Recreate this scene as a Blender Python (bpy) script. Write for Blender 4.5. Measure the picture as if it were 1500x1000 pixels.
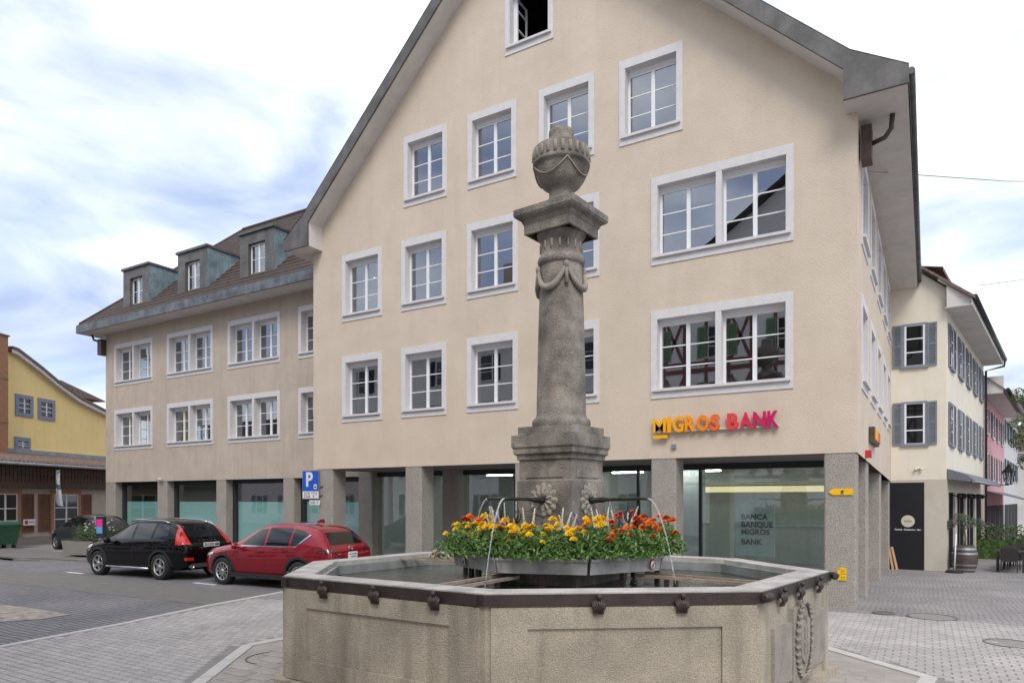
import bpy, bmesh, math, random
import numpy as np
from mathutils import Vector, Matrix
from mathutils.bvhtree import BVHTree
random.seed(7); RNG = np.random.default_rng(7)
R = math.radians
for o in list(bpy.data.objects): bpy.data.objects.remove(o)
SC = bpy.context.scene; COL = SC.collection

# ------------------------------------------------------------------ camera
F_PX, HZ, CAM_H = 1005.0, 731.0, 2.25          # focal length and horizon measured in photo pixels
TH = math.atan(1005 / 1671.)                    # yaw against the bank facade
cth, sth = math.cos(TH), math.sin(TH)
cam = bpy.data.cameras.new('camera'); camo = bpy.data.objects.new('camera', cam); COL.objects.link(camo)
camo.location = (0, 0, CAM_H); camo.rotation_euler = (R(90), 0, TH)
cam.sensor_width = 36; cam.lens = F_PX / 1500 * 36; cam.shift_y = (HZ - 500) / 1500
cam.clip_start = .1; cam.clip_end = 2000
SC.camera = camo

# ------------------------------------------------------------------ world
SUN_DIR = Vector((.42, -.62, .80)).normalized()
W = bpy.data.worlds.new('World'); SC.world = W; W.use_nodes = True
nt = W.node_tree; nt.nodes.clear()
def N(t, typ, **k):
    n = t.nodes.new(typ)
    for a, b in k.items(): setattr(n, a, b)
    return n
SKY_OFF = (0.55, 0.15, 0.3)
wo = N(nt, 'ShaderNodeOutputWorld')
sky = N(nt, 'ShaderNodeTexSky', sky_type='NISHITA'); sky.sun_disc = False
sky.sun_elevation = math.asin(SUN_DIR.z); sky.sun_rotation = math.atan2(SUN_DIR.x, SUN_DIR.y)
bsky = N(nt, 'ShaderNodeBackground'); bsky.inputs[1].default_value = .12
nt.links.new(sky.outputs[0], bsky.inputs[0])
bcl = N(nt, 'ShaderNodeBackground'); bcl.inputs[0].default_value = (.95, .97, 1, 1); bcl.inputs[1].default_value = 1.0
mixw = N(nt, 'ShaderNodeMixShader')
tc = N(nt, 'ShaderNodeTexCoord'); sep = N(nt, 'ShaderNodeSeparateXYZ'); nt.links.new(tc.outputs['Generated'], sep.inputs[0])
zz = N(nt, 'ShaderNodeMath', operation='ADD'); nt.links.new(sep.outputs[2], zz.inputs[0]); zz.inputs[1].default_value = .22
zm = N(nt, 'ShaderNodeMath', operation='MAXIMUM'); nt.links.new(zz.outputs[0], zm.inputs[0]); zm.inputs[1].default_value = .12
dx = N(nt, 'ShaderNodeMath', operation='DIVIDE'); dy = N(nt, 'ShaderNodeMath', operation='DIVIDE')
nt.links.new(sep.outputs[0], dx.inputs[0]); nt.links.new(zm.outputs[0], dx.inputs[1])
nt.links.new(sep.outputs[1], dy.inputs[0]); nt.links.new(zm.outputs[0], dy.inputs[1])
cmb = N(nt, 'ShaderNodeCombineXYZ'); nt.links.new(dx.outputs[0], cmb.inputs[0]); nt.links.new(dy.outputs[0], cmb.inputs[1]); cmb.inputs[2].default_value = 4.0
cn = N(nt, 'ShaderNodeTexNoise'); cn.inputs['Scale'].default_value = 1.15; cn.inputs['Detail'].default_value = 5; cn.inputs['Roughness'].default_value = .5; cn.inputs['Distortion'].default_value = .3
nt.links.new(cmb.outputs[0], cn.inputs['Vector'])
cr = N(nt, 'ShaderNodeValToRGB'); cr.color_ramp.elements[0].position = .36; cr.color_ramp.elements[0].color = (.6, .6, .6, 1)
cr.color_ramp.elements[1].position = .50; cr.color_ramp.elements[1].color = (1, 1, 1, 1)
nt.links.new(cn.outputs[0], cr.inputs[0]); nt.links.new(cr.outputs[0], mixw.inputs[0])
mp2 = N(nt, 'ShaderNodeMapping'); mp2.inputs['Scale'].default_value = (1.6, 1.6, 4.2); mp2.inputs['Location'].default_value = SKY_OFF; mp2.inputs['Rotation'].default_value = (0, 0, 0); nt.links.new(tc.outputs['Generated'], mp2.inputs[0])
cn2 = N(nt, 'ShaderNodeTexNoise'); cn2.inputs['Scale'].default_value = 1.7; cn2.inputs['Detail'].default_value = 6; cn2.inputs['Roughness'].default_value = .5; cn2.inputs['Distortion'].default_value = .4; nt.links.new(mp2.outputs[0], cn2.inputs['Vector'])
cr2 = N(nt, 'ShaderNodeValToRGB'); cr2.color_ramp.elements[0].position = .37; cr2.color_ramp.elements[0].color = (.33, .41, .60, 1); cr2.color_ramp.elements[1].position = .57; cr2.color_ramp.elements[1].color = (.90, .94, 1, 1)
nt.links.new(cn2.outputs[0], cr2.inputs[0]); nt.links.new(cr2.outputs[0], bcl.inputs[0])
nt.links.new(bsky.outputs[0], mixw.inputs[1]); nt.links.new(bcl.outputs[0], mixw.inputs[2]); nt.links.new(mixw.outputs[0], wo.inputs[0])
sl = bpy.data.lights.new('sun', 'SUN'); sl.energy = 1.3; sl.angle = R(25); sl.color = (1, .95, .88)
so = bpy.data.objects.new('sun', sl); COL.objects.link(so); so.location = (10, -10, 40)
so.rotation_euler = SUN_DIR.to_track_quat('Z', 'Y').to_euler()
vs = SC.view_settings; vs.view_transform = 'Standard'; vs.look = 'None'; vs.exposure = .66; vs.gamma = 1; vs.use_curve_mapping = False

# ------------------------------------------------------------------ pixel helpers (a pixel gives a direction, the plane gives the distance)
def ray(x, y):
    a = (x - 750) / F_PX; b = (HZ - y) / F_PX
    return Vector((cth * a - sth, sth * a + cth, b))
def onV(x, y, v):
    d = ray(x, y); t = v / d.y; return (d.x * t, CAM_H + d.z * t)
def sstep(a, b, x):
    t = min(1, max(0, (x - a) / (b - a))); return t * t * (3 - 2 * t)
def gz(u, v):                                   # the lane beside the bank falls gently
    return -.0225 * min(45, max(0, v - 15.5)) * sstep(-5, -1.5, u)
def onG(x, y):
    d = ray(x, y); z = 0
    for _ in range(12):
        t = (z - CAM_H) / d.z; z = gz(d.x * t, d.y * t)
    return (d.x * t, d.y * t, z)

# ------------------------------------------------------------------ materials
MATS = {}
def mat(name, c1, c2=None, rough=.8, scale=6., bump=0., bscale=40., metal=0., streak=0., speck=0., spscale=120., detail=4., spec=.5, coat=0., emit=0., tone=False, spdark=.35):
    m = bpy.data.materials.new(name); m.use_nodes = True; t = m.node_tree; b = t.nodes['Principled BSDF']
    c2 = c2 or tuple(x * .85 for x in c1)
    co = N(t, 'ShaderNodeTexCoord')
    n = N(t, 'ShaderNodeTexNoise'); n.inputs['Scale'].default_value = scale; n.inputs['Detail'].default_value = detail; n.inputs['Roughness'].default_value = .6
    t.links.new(co.outputs['Object'], n.inputs['Vector'])
    r = N(t, 'ShaderNodeValToRGB'); r.color_ramp.elements[0].position = .32; r.color_ramp.elements[1].position = .68
    r.color_ramp.elements[0].color = (*c2, 1); r.color_ramp.elements[1].color = (*c1, 1)
    t.links.new(n.outputs[0], r.inputs[0]); col = r.outputs[0]
    def mixc(fac, colsock, rgb, mode='MIX'):
        x = N(t, 'ShaderNodeMixRGB', blend_type=mode); t.links.new(fac, x.inputs[0]); t.links.new(colsock, x.inputs[1]); x.inputs[2].default_value = (*rgb, 1); return x.outputs[0]
    if streak:
        mp = N(t, 'ShaderNodeMapping'); mp.inputs['Scale'].default_value = (2.6, 2.6, .22); t.links.new(co.outputs['Object'], mp.inputs[0])
        sn = N(t, 'ShaderNodeTexNoise'); sn.inputs['Scale'].default_value = 1.6; sn.inputs['Detail'].default_value = 5; t.links.new(mp.outputs[0], sn.inputs['Vector'])
        sr = N(t, 'ShaderNodeValToRGB'); sr.color_ramp.elements[0].position = .5; sr.color_ramp.elements[1].position = .75
        sr.color_ramp.elements[0].color = (0, 0, 0, 1); sr.color_ramp.elements[1].color = (streak,) * 3 + (1,)
        t.links.new(sn.outputs[0], sr.inputs[0]); col = mixc(sr.outputs[0], col, tuple(x * .38 for x in c1))
    if speck:
        v = N(t, 'ShaderNodeTexNoise'); v.inputs['Scale'].default_value = spscale; v.inputs['Detail'].default_value = 2; t.links.new(co.outputs['Object'], v.inputs['Vector'])
        vr = N(t, 'ShaderNodeValToRGB'); vr.color_ramp.elements[0].position = .36; vr.color_ramp.elements[1].position = .5
        vr.color_ramp.elements[0].color = (speck,) * 3 + (1,); vr.color_ramp.elements[1].color = (0, 0, 0, 1)
        t.links.new(v.outputs[0], vr.inputs[0]); col = mixc(vr.outputs[0], col, tuple(x * spdark for x in c1))
        vr2 = N(t, 'ShaderNodeValToRGB'); vr2.color_ramp.elements[0].position = .58; vr2.color_ramp.elements[1].position = .7
        vr2.color_ramp.elements[0].color = (0, 0, 0, 1); vr2.color_ramp.elements[1].color = (speck * .6,) * 3 + (1,)
        t.links.new(v.outputs[0], vr2.inputs[0]); col = mixc(vr2.outputs[0], col, tuple(min(.85, x * 1.5) for x in c1))
    if tone:
        at = N(t, 'ShaderNodeAttribute', attribute_name='tone'); x = N(t, 'ShaderNodeMixRGB', blend_type='MULTIPLY'); x.inputs[0].default_value = 1
        t.links.new(col, x.inputs[1]); t.links.new(at.outputs['Color'], x.inputs[2]); col = x.outputs[0]
    t.links.new(col, b.inputs['Base Color'])
    b.inputs['Roughness'].default_value = rough; b.inputs['Metallic'].default_value = metal; b.inputs['Specular IOR Level'].default_value = spec
    if coat: b.inputs['Coat Weight'].default_value = coat; b.inputs['Coat Roughness'].default_value = .03
    if bump:
        bn = N(t, 'ShaderNodeTexNoise'); bn.inputs['Scale'].default_value = bscale; bn.inputs['Detail'].default_value = 5; t.links.new(co.outputs['Object'], bn.inputs['Vector'])
        bp = N(t, 'ShaderNodeBump'); bp.inputs['Strength'].default_value = bump; bp.inputs['Distance'].default_value = .02
        t.links.new(bn.outputs[0], bp.inputs['Height']); t.links.new(bp.outputs[0], b.inputs['Normal'])
    if emit:
        b.inputs['Emission Color'].default_value = (*c1, 1); b.inputs['Emission Strength'].default_value = emit
    MATS[name] = m; return m
mat('plaster', (.655, .548, .435), (.585, .485, .38), .92, .9, .45, 45, streak=.08, speck=.1, spscale=38)
mat('plaster_wing', (.54, .45, .37), (.46, .385, .315), .92, 1.5, .45, 45, streak=.2, speck=.1, spscale=38)
mat('stone_trim', (.66, .64, .635), (.60, .58, .575), .8, 5, .15, 60)
mat('white_frame', (.80, .80, .80), (.76, .76, .77), .45, 3)
mat('soffit_white', (.66, .63, .60), (.58, .55, .52), .8, 1.5, streak=.15)
mat('zinc', (.17, .16, .15), (.09, .085, .08), .55, 2.2, .1, 20, metal=.35, streak=.4)
mat('zinc_blue', (.19, .205, .23), (.075, .078, .085), .55, 2.2, .1, 20, metal=.3, streak=.6)
mat('patina', (.26, .35, .375), (.12, .16, .17), .6, 2.0, .1, 20, metal=.1, streak=.6)
mat('copper_dark', (.12, .085, .07), (.07, .05, .045), .55, 4, metal=.4)
mat('tile', (.085, .057, .045), (.04, .028, .023), .85, 5, .4, 30)
mat('tile_old', (.24, .17, .14), (.12, .085, .07), .9, 7, .4, 30)
mat('agg', (.40, .36, .315), (.34, .30, .26), .9, 2.0, .5, 90, speck=.8, spscale=55, streak=.12)
mat('dark_metal', (.025, .027, .03), None, .45)
mat('room_wall', (.68, .69, .68), None, .9)
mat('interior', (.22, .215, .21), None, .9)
mat('interior_floor', (.16, .16, .155), None, .5)
mat('frosted', (.42, .58, .57), (.38, .54, .53), .7)
mat('poster', (.80, .84, .82), None, .6)
mat('lamp_white', (1, .98, .92), None, .5, emit=10)
mat('lamp_warm', (1, .78, .45), None, .5, emit=.55)
mat('basin', (.52, .445, .34), (.30, .26, .205), .92, 1.3, .8, 60, streak=.85, speck=.5, spscale=95)
mat('basin_top', (.56, .52, .47), (.31, .29, .265), .85, 3.5, .4, 60, speck=.35, spscale=90)
mat('basin_in', (.34, .35, .35), (.20, .20, .18), .85, 2.5, .5, 40, streak=.6)
mat('column', (.37, .325, .275), (.09, .078, .067), .92, 2.6, .9, 45, streak=.6, speck=.5, spscale=80)
mat('carving', (.37, .325, .275), (.25, .22, .185), .92, 4, .6, 50, speck=.4, spscale=80)
mat('iron', (.075, .05, .043), (.045, .033, .03), .5, 6, .3, 40, metal=.5, spec=.6)
mat('bronze', (.06, .065, .058), (.03, .035, .032), .45, 8, metal=.6)
mat('zinc_tray', (.50, .485, .46), (.26, .255, .25), .6, 3.5, .2, 30, metal=.1, streak=.6)
mat('soil', (.05, .035, .025), None, .95, 20, .6, 60)
mat('timber_wet', (.40, .31, .24), (.22, .16, .12), .7, 6, .3, 40)
mat('leaf_marigold', (.15, .26, .055), (.05, .11, .025), .55, 9)
mat('leaf_olive', (.16, .19, .13), (.07, .09, .06), .6, 9)
mat('leaf_hedge', (.10, .17, .035), (.03, .055, .015), .6, 5)
mat('leaf_tree', (.12, .19, .04), (.045, .085, .02), .6, 5)
mat('bark', (.16, .13, .10), None, .9, 8, .6, 30)
mat('petal_yellow', (.88, .60, .01), (.85, .50, .005), .6, 30)
mat('petal_orange', (.80, .17, .012), (.62, .09, .01), .6, 30)
mat('petal_white', (.78, .75, .62), None, .7, 20)
mat('petal_purple', (.13, .06, .42), (.08, .03, .28), .7, 20)
mat('paver', (.47, .435, .415), (.36, .335, .325), .85, 1.0, .3, 60, tone=True)
mat('joint', (.27, .25, .235), (.22, .205, .195), .95, 3)
mat('slab', (.44, .40, .365), (.34, .31, .285), .85, 2.5, .3, 60, tone=True)
mat('kerb_stone', (.56, .53, .49), (.48, .45, .42), .85, 4, .3, 60)
mat('apron', (.46, .39, .31), (.20, .17, .145), .9, 5, .5, 30)
mat('asphalt', (.20, .182, .165), (.155, .142, .13), .9, 4, .4, 120, speck=.3, spscale=90)
mat('white_paint', (.70, .70, .68), None, .7)
mat('cover_iron', (.16, .14, .125), (.10, .09, .08), .7, 20, .3, 50)
mat('yellow_plaster', (.86, .66, .29), (.81, .61, .26), .92, 1.5, .4, 50, streak=.1)
mat('brick', (.38, .19, .10), (.27, .13, .075), .9, 9, .4, 60)
mat('grey_trim', (.22, .245, .31), (.18, .20, .26), .7, 6)
mat('cream_old', (.50, .43, .35), (.42, .36, .29), .92, 2, .5, 50, streak=.2)
mat('plinth', (.27, .25, .22), None, .92, 3, .5, 50)
mat('wood_dark', (.10, .052, .032), (.055, .03, .02), .8, 5, .4, 40, streak=.3)
mat('wood_shutter', (.20, .085, .045), (.13, .055, .03), .75, 5, .3, 40)
mat('wood_plank', (.45, .27, .14), None, .8, 6)
mat('flag_cloth', (.72, .73, .72), None, .9)
mat('flag_blue', (.10, .20, .25), None, .9)
mat('green_bin', (.03, .12, .055), (.02, .085, .04), .5, 6)
mat('rubber', (.018, .018, .019), None, .85, 10)
mat('alloy', (.55, .55, .56), None, .3, metal=.9)
mat('alloy_dark', (.03, .03, .032), None, .5, metal=.3)
mat('paint_black', (.003, .003, .004), (.003, .003, .004), .5, spec=.0, coat=.75)
mat('paint_red', (.30, .003, .016), (.27, .003, .014), .3, metal=.45, spec=.25, coat=1)
mat('paint_grey', (.055, .058, .068), None, .3, metal=.4, coat=1)
mat('plastic_black', (.02, .02, .021), None, .6)
mat('car_glass', (.008, .010, .011), (.008, .010, .011), .03, spec=.6)
mat('chrome', (.7, .7, .7), None, .12, metal=1)
mat('lamp_red', (.55, .02, .015), None, .15, coat=1)
mat('lamp_dark', (.10, .01, .012), None, .12, coat=1)
mat('lamp_clear', (.6, .62, .64), None, .1, coat=1)
mat('plate', (.78, .78, .76), None, .5)
mat('ink', (.02, .02, .022), None, .6)
mat('ink_red', (.55, .02, .03), None, .6)
mat('sign_blue', (.01, .10, .55), None, .4)
mat('sign_yellow', (.90, .52, .0), None, .5)
mat('galv', (.38, .39, .40), None, .45, metal=.7)
mat('pink_display', (.75, .04, .30), None, .4)
mat('blue_display', (.12, .35, .60), None, .4)
mat('cream_house', (.76, .70, .58), (.70, .64, .53), .92, 1.5, .4, 50, streak=.08)
mat('cream_base', (.56, .50, .42), (.50, .45, .375), .9, 2, .3, 50)
mat('pink_plaster', (.62, .34, .36), (.56, .30, .32), .92, 1.5, .4, 50)
mat('limewash', (.82, .80, .77), (.76, .74, .71), .92, 1.5)
mat('rose_plaster', (.74, .62, .60), None, .92, 1.5)
mat('pale_plaster', (.60, .60, .60), (.54, .54, .54), .92, 1.5, .4, 50)
mat('white_plaster', (.70, .68, .66), (.62, .60, .58), .92, 1.5, .4, 50)
mat('shutter_grey', (.20, .215, .245), (.155, .17, .20), .6, 6)
mat('shutter_mauve', (.20, .16, .19), None, .6, 6)
mat('shutter_navy', (.035, .055, .085), None, .6, 6)
mat('shutter_green', (.20, .36, .17), None, .6, 6)
mat('timber_red', (.22, .08, .06), (.15, .055, .045), .8, 6)
mat('awning', (.17, .17, .20), None, .8, 6)
mat('black_panel', (.008, .008, .011), None, .35)
mat('disc_beige', (.62, .55, .42), None, .6)
mat('barrel', (.105, .075, .06), (.06, .043, .035), .5, 5, streak=.4)
mat('rattan', (.045, .037, .034), (.03, .025, .023), .7, 40, .6, 150)
mat('lead', (.30, .32, .36), (.20, .21, .24), .6, 3)
for i, c in enumerate([(.88, .42, 0), (.88, .38, 0), (.88, .36, .0), (.87, .30, .0), (.86, .22, .005), (.84, .13, .012), (.74, .05, .05), (.66, .02, .075), (.58, .006, .095), (.52, .0, .11)]):
    mat('logo%d' % i, c, c, .45)

def brick_ground(name, c1, c2, mortar, sx, sy, msize=.02, bump=.5):
    m = bpy.data.materials.new(name); m.use_nodes = True; t = m.node_tree; b = t.nodes['Principled BSDF']
    co = N(t, 'ShaderNodeTexCoord'); br = N(t, 'ShaderNodeTexBrick')
    br.inputs['Scale'].default_value = 1; br.inputs['Brick Width'].default_value = sx; br.inputs['Row Height'].default_value = sy
    br.inputs['Mortar Size'].default_value = msize; br.inputs['Mortar Smooth'].default_value = .4
    br.inputs['Color1'].default_value = (*c1, 1); br.inputs['Color2'].default_value = (*c2, 1); br.inputs['Mortar'].default_value = (*mortar, 1)
    dn = N(t, 'ShaderNodeTexNoise'); dn.inputs['Scale'].default_value = .9; t.links.new(co.outputs['Object'], dn.inputs['Vector'])
    va = N(t, 'ShaderNodeMixRGB', blend_type='LINEAR_LIGHT'); va.inputs[0].default_value = .12
    t.links.new(co.outputs['Object'], va.inputs[1]); t.links.new(dn.outputs['Color'], va.inputs[2]); t.links.new(va.outputs[0], br.inputs['Vector'])
    n = N(t, 'ShaderNodeTexNoise'); n.inputs['Scale'].default_value = .55; n.inputs['Detail'].default_value = 6; t.links.new(co.outputs['Object'], n.inputs['Vector'])
    r = N(t, 'ShaderNodeValToRGB'); r.color_ramp.elements[0].position = .3; r.color_ramp.elements[1].position = .7
    r.color_ramp.elements[0].color = (.72, .72, .74, 1); r.color_ramp.elements[1].color = (1.08, 1.05, 1.02, 1); t.links.new(n.outputs[0], r.inputs[0])
    mx = N(t, 'ShaderNodeMixRGB', blend_type='MULTIPLY'); mx.inputs[0].default_value = 1; t.links.new(br.outputs['Color'], mx.inputs[1]); t.links.new(r.outputs[0], mx.inputs[2])
    t.links.new(mx.outputs[0], b.inputs['Base Color']); b.inputs['Roughness'].default_value = .82
    bp = N(t, 'ShaderNodeBump', invert=True); bp.inputs['Strength'].default_value = bump; bp.inputs['Distance'].default_value = .01
    t.links.new(br.outputs['Fac'], bp.inputs['Height']); t.links.new(bp.outputs[0], b.inputs['Normal']); MATS[name] = m
brick_ground('setts', (.38, .35, .34), (.31, .29, .285), (.19, .175, .17), .2, .125)
brick_ground('cobbles', (.30, .285, .29), (.23, .22, .228), (.11, .105, .105), .13, .12, .022, .8)

def glass_mat(name, ior=2.2, tint=(.80, .86, .85)):
    m = bpy.data.materials.new(name); m.use_nodes = True; t = m.node_tree; t.nodes.remove(t.nodes['Principled BSDF'])
    out = t.nodes['Material Output']; mx = N(t, 'ShaderNodeMixShader'); tr = N(t, 'ShaderNodeBsdfTransparent'); gl = N(t, 'ShaderNodeBsdfGlossy')
    tr.inputs[0].default_value = (*tint, 1); gl.inputs['Roughness'].default_value = .004; gl.inputs['Color'].default_value = (.92, .94, 1, 1)
    fr = N(t, 'ShaderNodeFresnel'); fr.inputs[0].default_value = ior
    co = N(t, 'ShaderNodeTexCoord'); n = N(t, 'ShaderNodeTexNoise'); n.inputs['Scale'].default_value = 1.1; t.links.new(co.outputs['Object'], n.inputs['Vector'])
    bp = N(t, 'ShaderNodeBump'); bp.inputs['Strength'].default_value = .04; bp.inputs['Distance'].default_value = .02; t.links.new(n.outputs[0], bp.inputs['Height']); t.links.new(bp.outputs[0], gl.inputs['Normal'])
    ge = N(t, 'ShaderNodeNewGeometry'); iv = N(t, 'ShaderNodeMath', operation='SUBTRACT'); iv.inputs[0].default_value = 1; t.links.new(ge.outputs['Backfacing'], iv.inputs[1])
    ml = N(t, 'ShaderNodeMath', operation='MULTIPLY'); t.links.new(fr.outputs[0], ml.inputs[0]); t.links.new(iv.outputs[0], ml.inputs[1])
    t.links.new(ml.outputs[0], mx.inputs[0]); t.links.new(tr.outputs[0], mx.inputs[1]); t.links.new(gl.outputs[0], mx.inputs[2]); t.links.new(mx.outputs[0], out.inputs[0]); MATS[name] = m
glass_mat('glass', 3.2, (.90, .92, .92)); glass_mat('shop_glass', 2.6, (.86, .94, .925))
def water_mat():
    m = bpy.data.materials.new('water'); m.use_nodes = True; t = m.node_tree; b = t.nodes['Principled BSDF']
    b.inputs['Base Color'].default_value = (.045, .058, .042, 1); b.inputs['Roughness'].default_value = .05; b.inputs['IOR'].default_value = 1.33
    co = N(t, 'ShaderNodeTexCoord'); n = N(t, 'ShaderNodeTexNoise'); n.inputs['Scale'].default_value = 9; n.inputs['Detail'].default_value = 3; t.links.new(co.outputs['Object'], n.inputs['Vector'])
    bp = N(t, 'ShaderNodeBump'); bp.inputs['Strength'].default_value = .6; bp.inputs['Distance'].default_value = .05; t.links.new(n.outputs[0], bp.inputs['Height']); t.links.new(bp.outputs[0], b.inputs['Normal']); MATS['water'] = m
    m = bpy.data.materials.new('jet'); m.use_nodes = True; b = m.node_tree.nodes['Principled BSDF']
    b.inputs['Base Color'].default_value = (.9, .93, .95, 1); b.inputs['Transmission Weight'].default_value = .75; b.inputs['Roughness'].default_value = .1; b.inputs['IOR'].default_value = 1.33; MATS['jet'] = m
water_mat()

# ------------------------------------------------------------------ mesh helpers
class MB:
    def __init__(s): s.v = []; s.f = []; s.sm = []
    def add(s, vs, fs, smooth=False):
        o = len(s.v); s.v += [tuple(p) for p in vs]; s.f += [tuple(i + o for i in f) for f in fs]; s.sm += [smooth] * len(fs); return s
    def box(s, x0, x1, y0, y1, z0, z1, M=None):
        vs = [Vector((x, y, z)) for z in (z0, z1) for y in (y0, y1) for x in (x0, x1)]
        if M is not None: vs = [M @ p for p in vs]
        return s.add(vs, [(0, 2, 3, 1), (4, 5, 7, 6), (0, 1, 5, 4), (2, 6, 7, 3), (0, 4, 6, 2), (1, 3, 7, 5)])
    def prism(s, poly, a0, a1, axis='y'):          # polygon in the two other axes, extruded
        n = len(poly)
        def P(p, a): return {'y': (p[0], a, p[1]), 'x': (a, p[0], p[1]), 'z': (p[0], p[1], a)}[axis]
        vs = [P(p, a0) for p in poly] + [P(p, a1) for p in poly]
        return s.add(vs, [tuple(range(n))[::-1], tuple(range(n, 2 * n))] + [(i, (i + 1) % n, n + (i + 1) % n, n + i) for i in range(n)])
    def bar(s, a, b, w, h=None, up=(0, 0, 1)):     # a box along a-b
        a, b = Vector(a), Vector(b); h = h or w; d = (b - a).normalized(); x = d.cross(Vector(up))
        if x.length < 1e-4: x = d.cross(Vector((1, 0, 0)))
        x.normalize(); y = x.cross(d)
        vs = [p + x * i * w / 2 + y * j * h / 2 for p in (a, b) for i, j in ((-1, -1), (1, -1), (1, 1), (-1, 1))]
        return s.add(vs, [(0, 1, 2, 3), (7, 6, 5, 4), (0, 4, 5, 1), (1, 5, 6, 2), (2, 6, 7, 3), (3, 7, 4, 0)])
    def tube(s, pts, r, n=8, cap=True):
        pts = [Vector(p) for p in pts]; rs = r if isinstance(r, (list, tuple)) else [r] * len(pts); vs = []
        for i, p in enumerate(pts):
            d = (pts[min(i + 1, len(pts) - 1)] - pts[max(i - 1, 0)]).normalized(); x = d.orthogonal().normalized() if i == 0 else (x - d * x.dot(d)).normalized(); y = d.cross(x)
            vs += [p + (x * math.cos(2 * math.pi * k / n) + y * math.sin(2 * math.pi * k / n)) * rs[i] for k in range(n)]
        fs = [(i * n + k, i * n + (k + 1) % n, (i + 1) * n + (k + 1) % n, (i + 1) * n + k) for i in range(len(pts) - 1) for k in range(n)]
        s.add(vs, fs, True)
        if cap: o = len(s.v) - len(vs); s.f += [tuple(o + k for k in range(n))[::-1], tuple(o + (len(pts) - 1) * n + k for k in range(n))]; s.sm += [False, False]
        return s
    def lathe(s, prof, n=32, c=(0, 0), smooth=True, M=None):   # (r, z) profile round z
        vs = [Vector((c[0] + r * math.cos(2 * math.pi * k / n), c[1] + r * math.sin(2 * math.pi * k / n), z)) for r, z in prof for k in range(n)]
        if M is not None: vs = [M @ p for p in vs]
        return s.add(vs, [(i * n + k, i * n + (k + 1) % n, (i + 1) * n + (k + 1) % n, (i + 1) * n + k) for i in range(len(prof) - 1) for k in range(n)], smooth)
    def mesh(s, name, m):
        me = bpy.data.meshes.new(name); me.from_pydata(s.v, [], s.f); me.polygons.foreach_set('use_smooth', s.sm)
        if m: me.materials.append(MATS[m])
        me.update(); return me
def link(name, me, parent=None, loc=None, rz=0, mpi=None):
    o = bpy.data.objects.new(name, me); COL.objects.link(o)
    if loc is not None: o.location = loc
    o.rotation_euler.z = rz
    if parent is not None:
        o.parent = parent
        if mpi is not None: o.matrix_parent_inverse = mpi
    return o
def tag(o, label=None, cat=None, group=None, kind=None):
    for k, v in (('label', label), ('category', cat), ('group', group), ('kind', kind)):
        if v: o[k] = v
    return o
def thing(name, label, cat, loc=(0, 0, 0), rz=0, group=None):
    return tag(link(name, None, None, loc, rz), label, cat, group)
def wpart(name, mb, m, root):                   # part whose mesh is written in world coordinates, under an unrotated root Empty
    me = mb.mesh(name, m) if isinstance(mb, MB) else mb
    inv = Matrix.Translation(-Vector(root.location)) if root.type == 'EMPTY' else None
    return link(name, me, root, mpi=inv)
def lpart(name, mb, m, root, loc=None, rz=0):   # part in its parent's own coordinates
    return link(name, mb.mesh(name, m) if isinstance(mb, MB) else mb, root, loc, rz)
def one(name, mb, m, label, cat, loc=(0, 0, 0), rz=0, group=None):
    return tag(link(name, mb.mesh(name, m) if isinstance(mb, MB) else mb, None, loc, rz), label, cat, group)
def struct(name, mb, m): return tag(link(name, mb.mesh(name, m) if isinstance(mb, MB) else mb), kind='structure')
def copy_tree(o, parent=None):
    c = o.copy(); COL.objects.link(c)
    if parent is not None: c.parent = parent
    for ch in list(o.children): copy_tree(ch, c)
    return c
def text_mesh(s, size, m, depth=.004, bold=0., align='CENTER'):
    cu = bpy.data.curves.new('lettering', 'FONT'); cu.body = s; cu.size = size; cu.extrude = depth; cu.offset = bold; cu.align_x = align; cu.resolution_u = 3
    o = bpy.data.objects.new('lettering', cu); COL.objects.link(o)
    dg = bpy.context.evaluated_depsgraph_get(); me = bpy.data.meshes.new_from_object(o.evaluated_get(dg)); bpy.data.objects.remove(o)
    me.transform(Matrix.Rotation(R(90), 4, 'X')); me.materials.clear(); me.materials.append(MATS[m]); return me   # reads along +x, faces -y
def print_marks(w, h, rows, depth=.002, m='ink'):
    a = MB(); rr = random.Random(3)
    for k, n in enumerate(rows):
        zc = h / 2 - (k + .5) * h / len(rows); x = -w / 2; st = w / n
        for j in range(n):
            if rr.random() < .82: a.box(x + st * .12, x + st * rr.uniform(.6, .88), -depth, 0, zc - h / len(rows) * .28, zc + h / len(rows) * rr.uniform(.12, .3))
            x += st
    return a.mesh('print', m)
def leaves(n, sampler, size, asp=.5, name='foliage', m='leaf_hedge', up=.3):
    c = np.array([sampler() for _ in range(n)]); a = RNG.normal(size=(n, 3)); a[:, 2] += up; a /= np.linalg.norm(a, axis=1)[:, None]
    b = np.cross(a, RNG.normal(size=(n, 3))); b /= np.linalg.norm(b, axis=1)[:, None]; t = np.cross(a, b)
    s = (size * RNG.uniform(.6, 1.3, n))[:, None]
    v = np.stack([c - b * s, c + t * s * asp * .8 + a * s * .12, c + b * s, c - t * s * asp * .8 + a * s * .12], 1).reshape(-1, 3)
    me = bpy.data.meshes.new(name); me.from_pydata(v.tolist(), [], [(4 * i, 4 * i + 1, 4 * i + 2, 4 * i + 3) for i in range(n)]); me.materials.append(MATS[m]); return me

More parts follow.
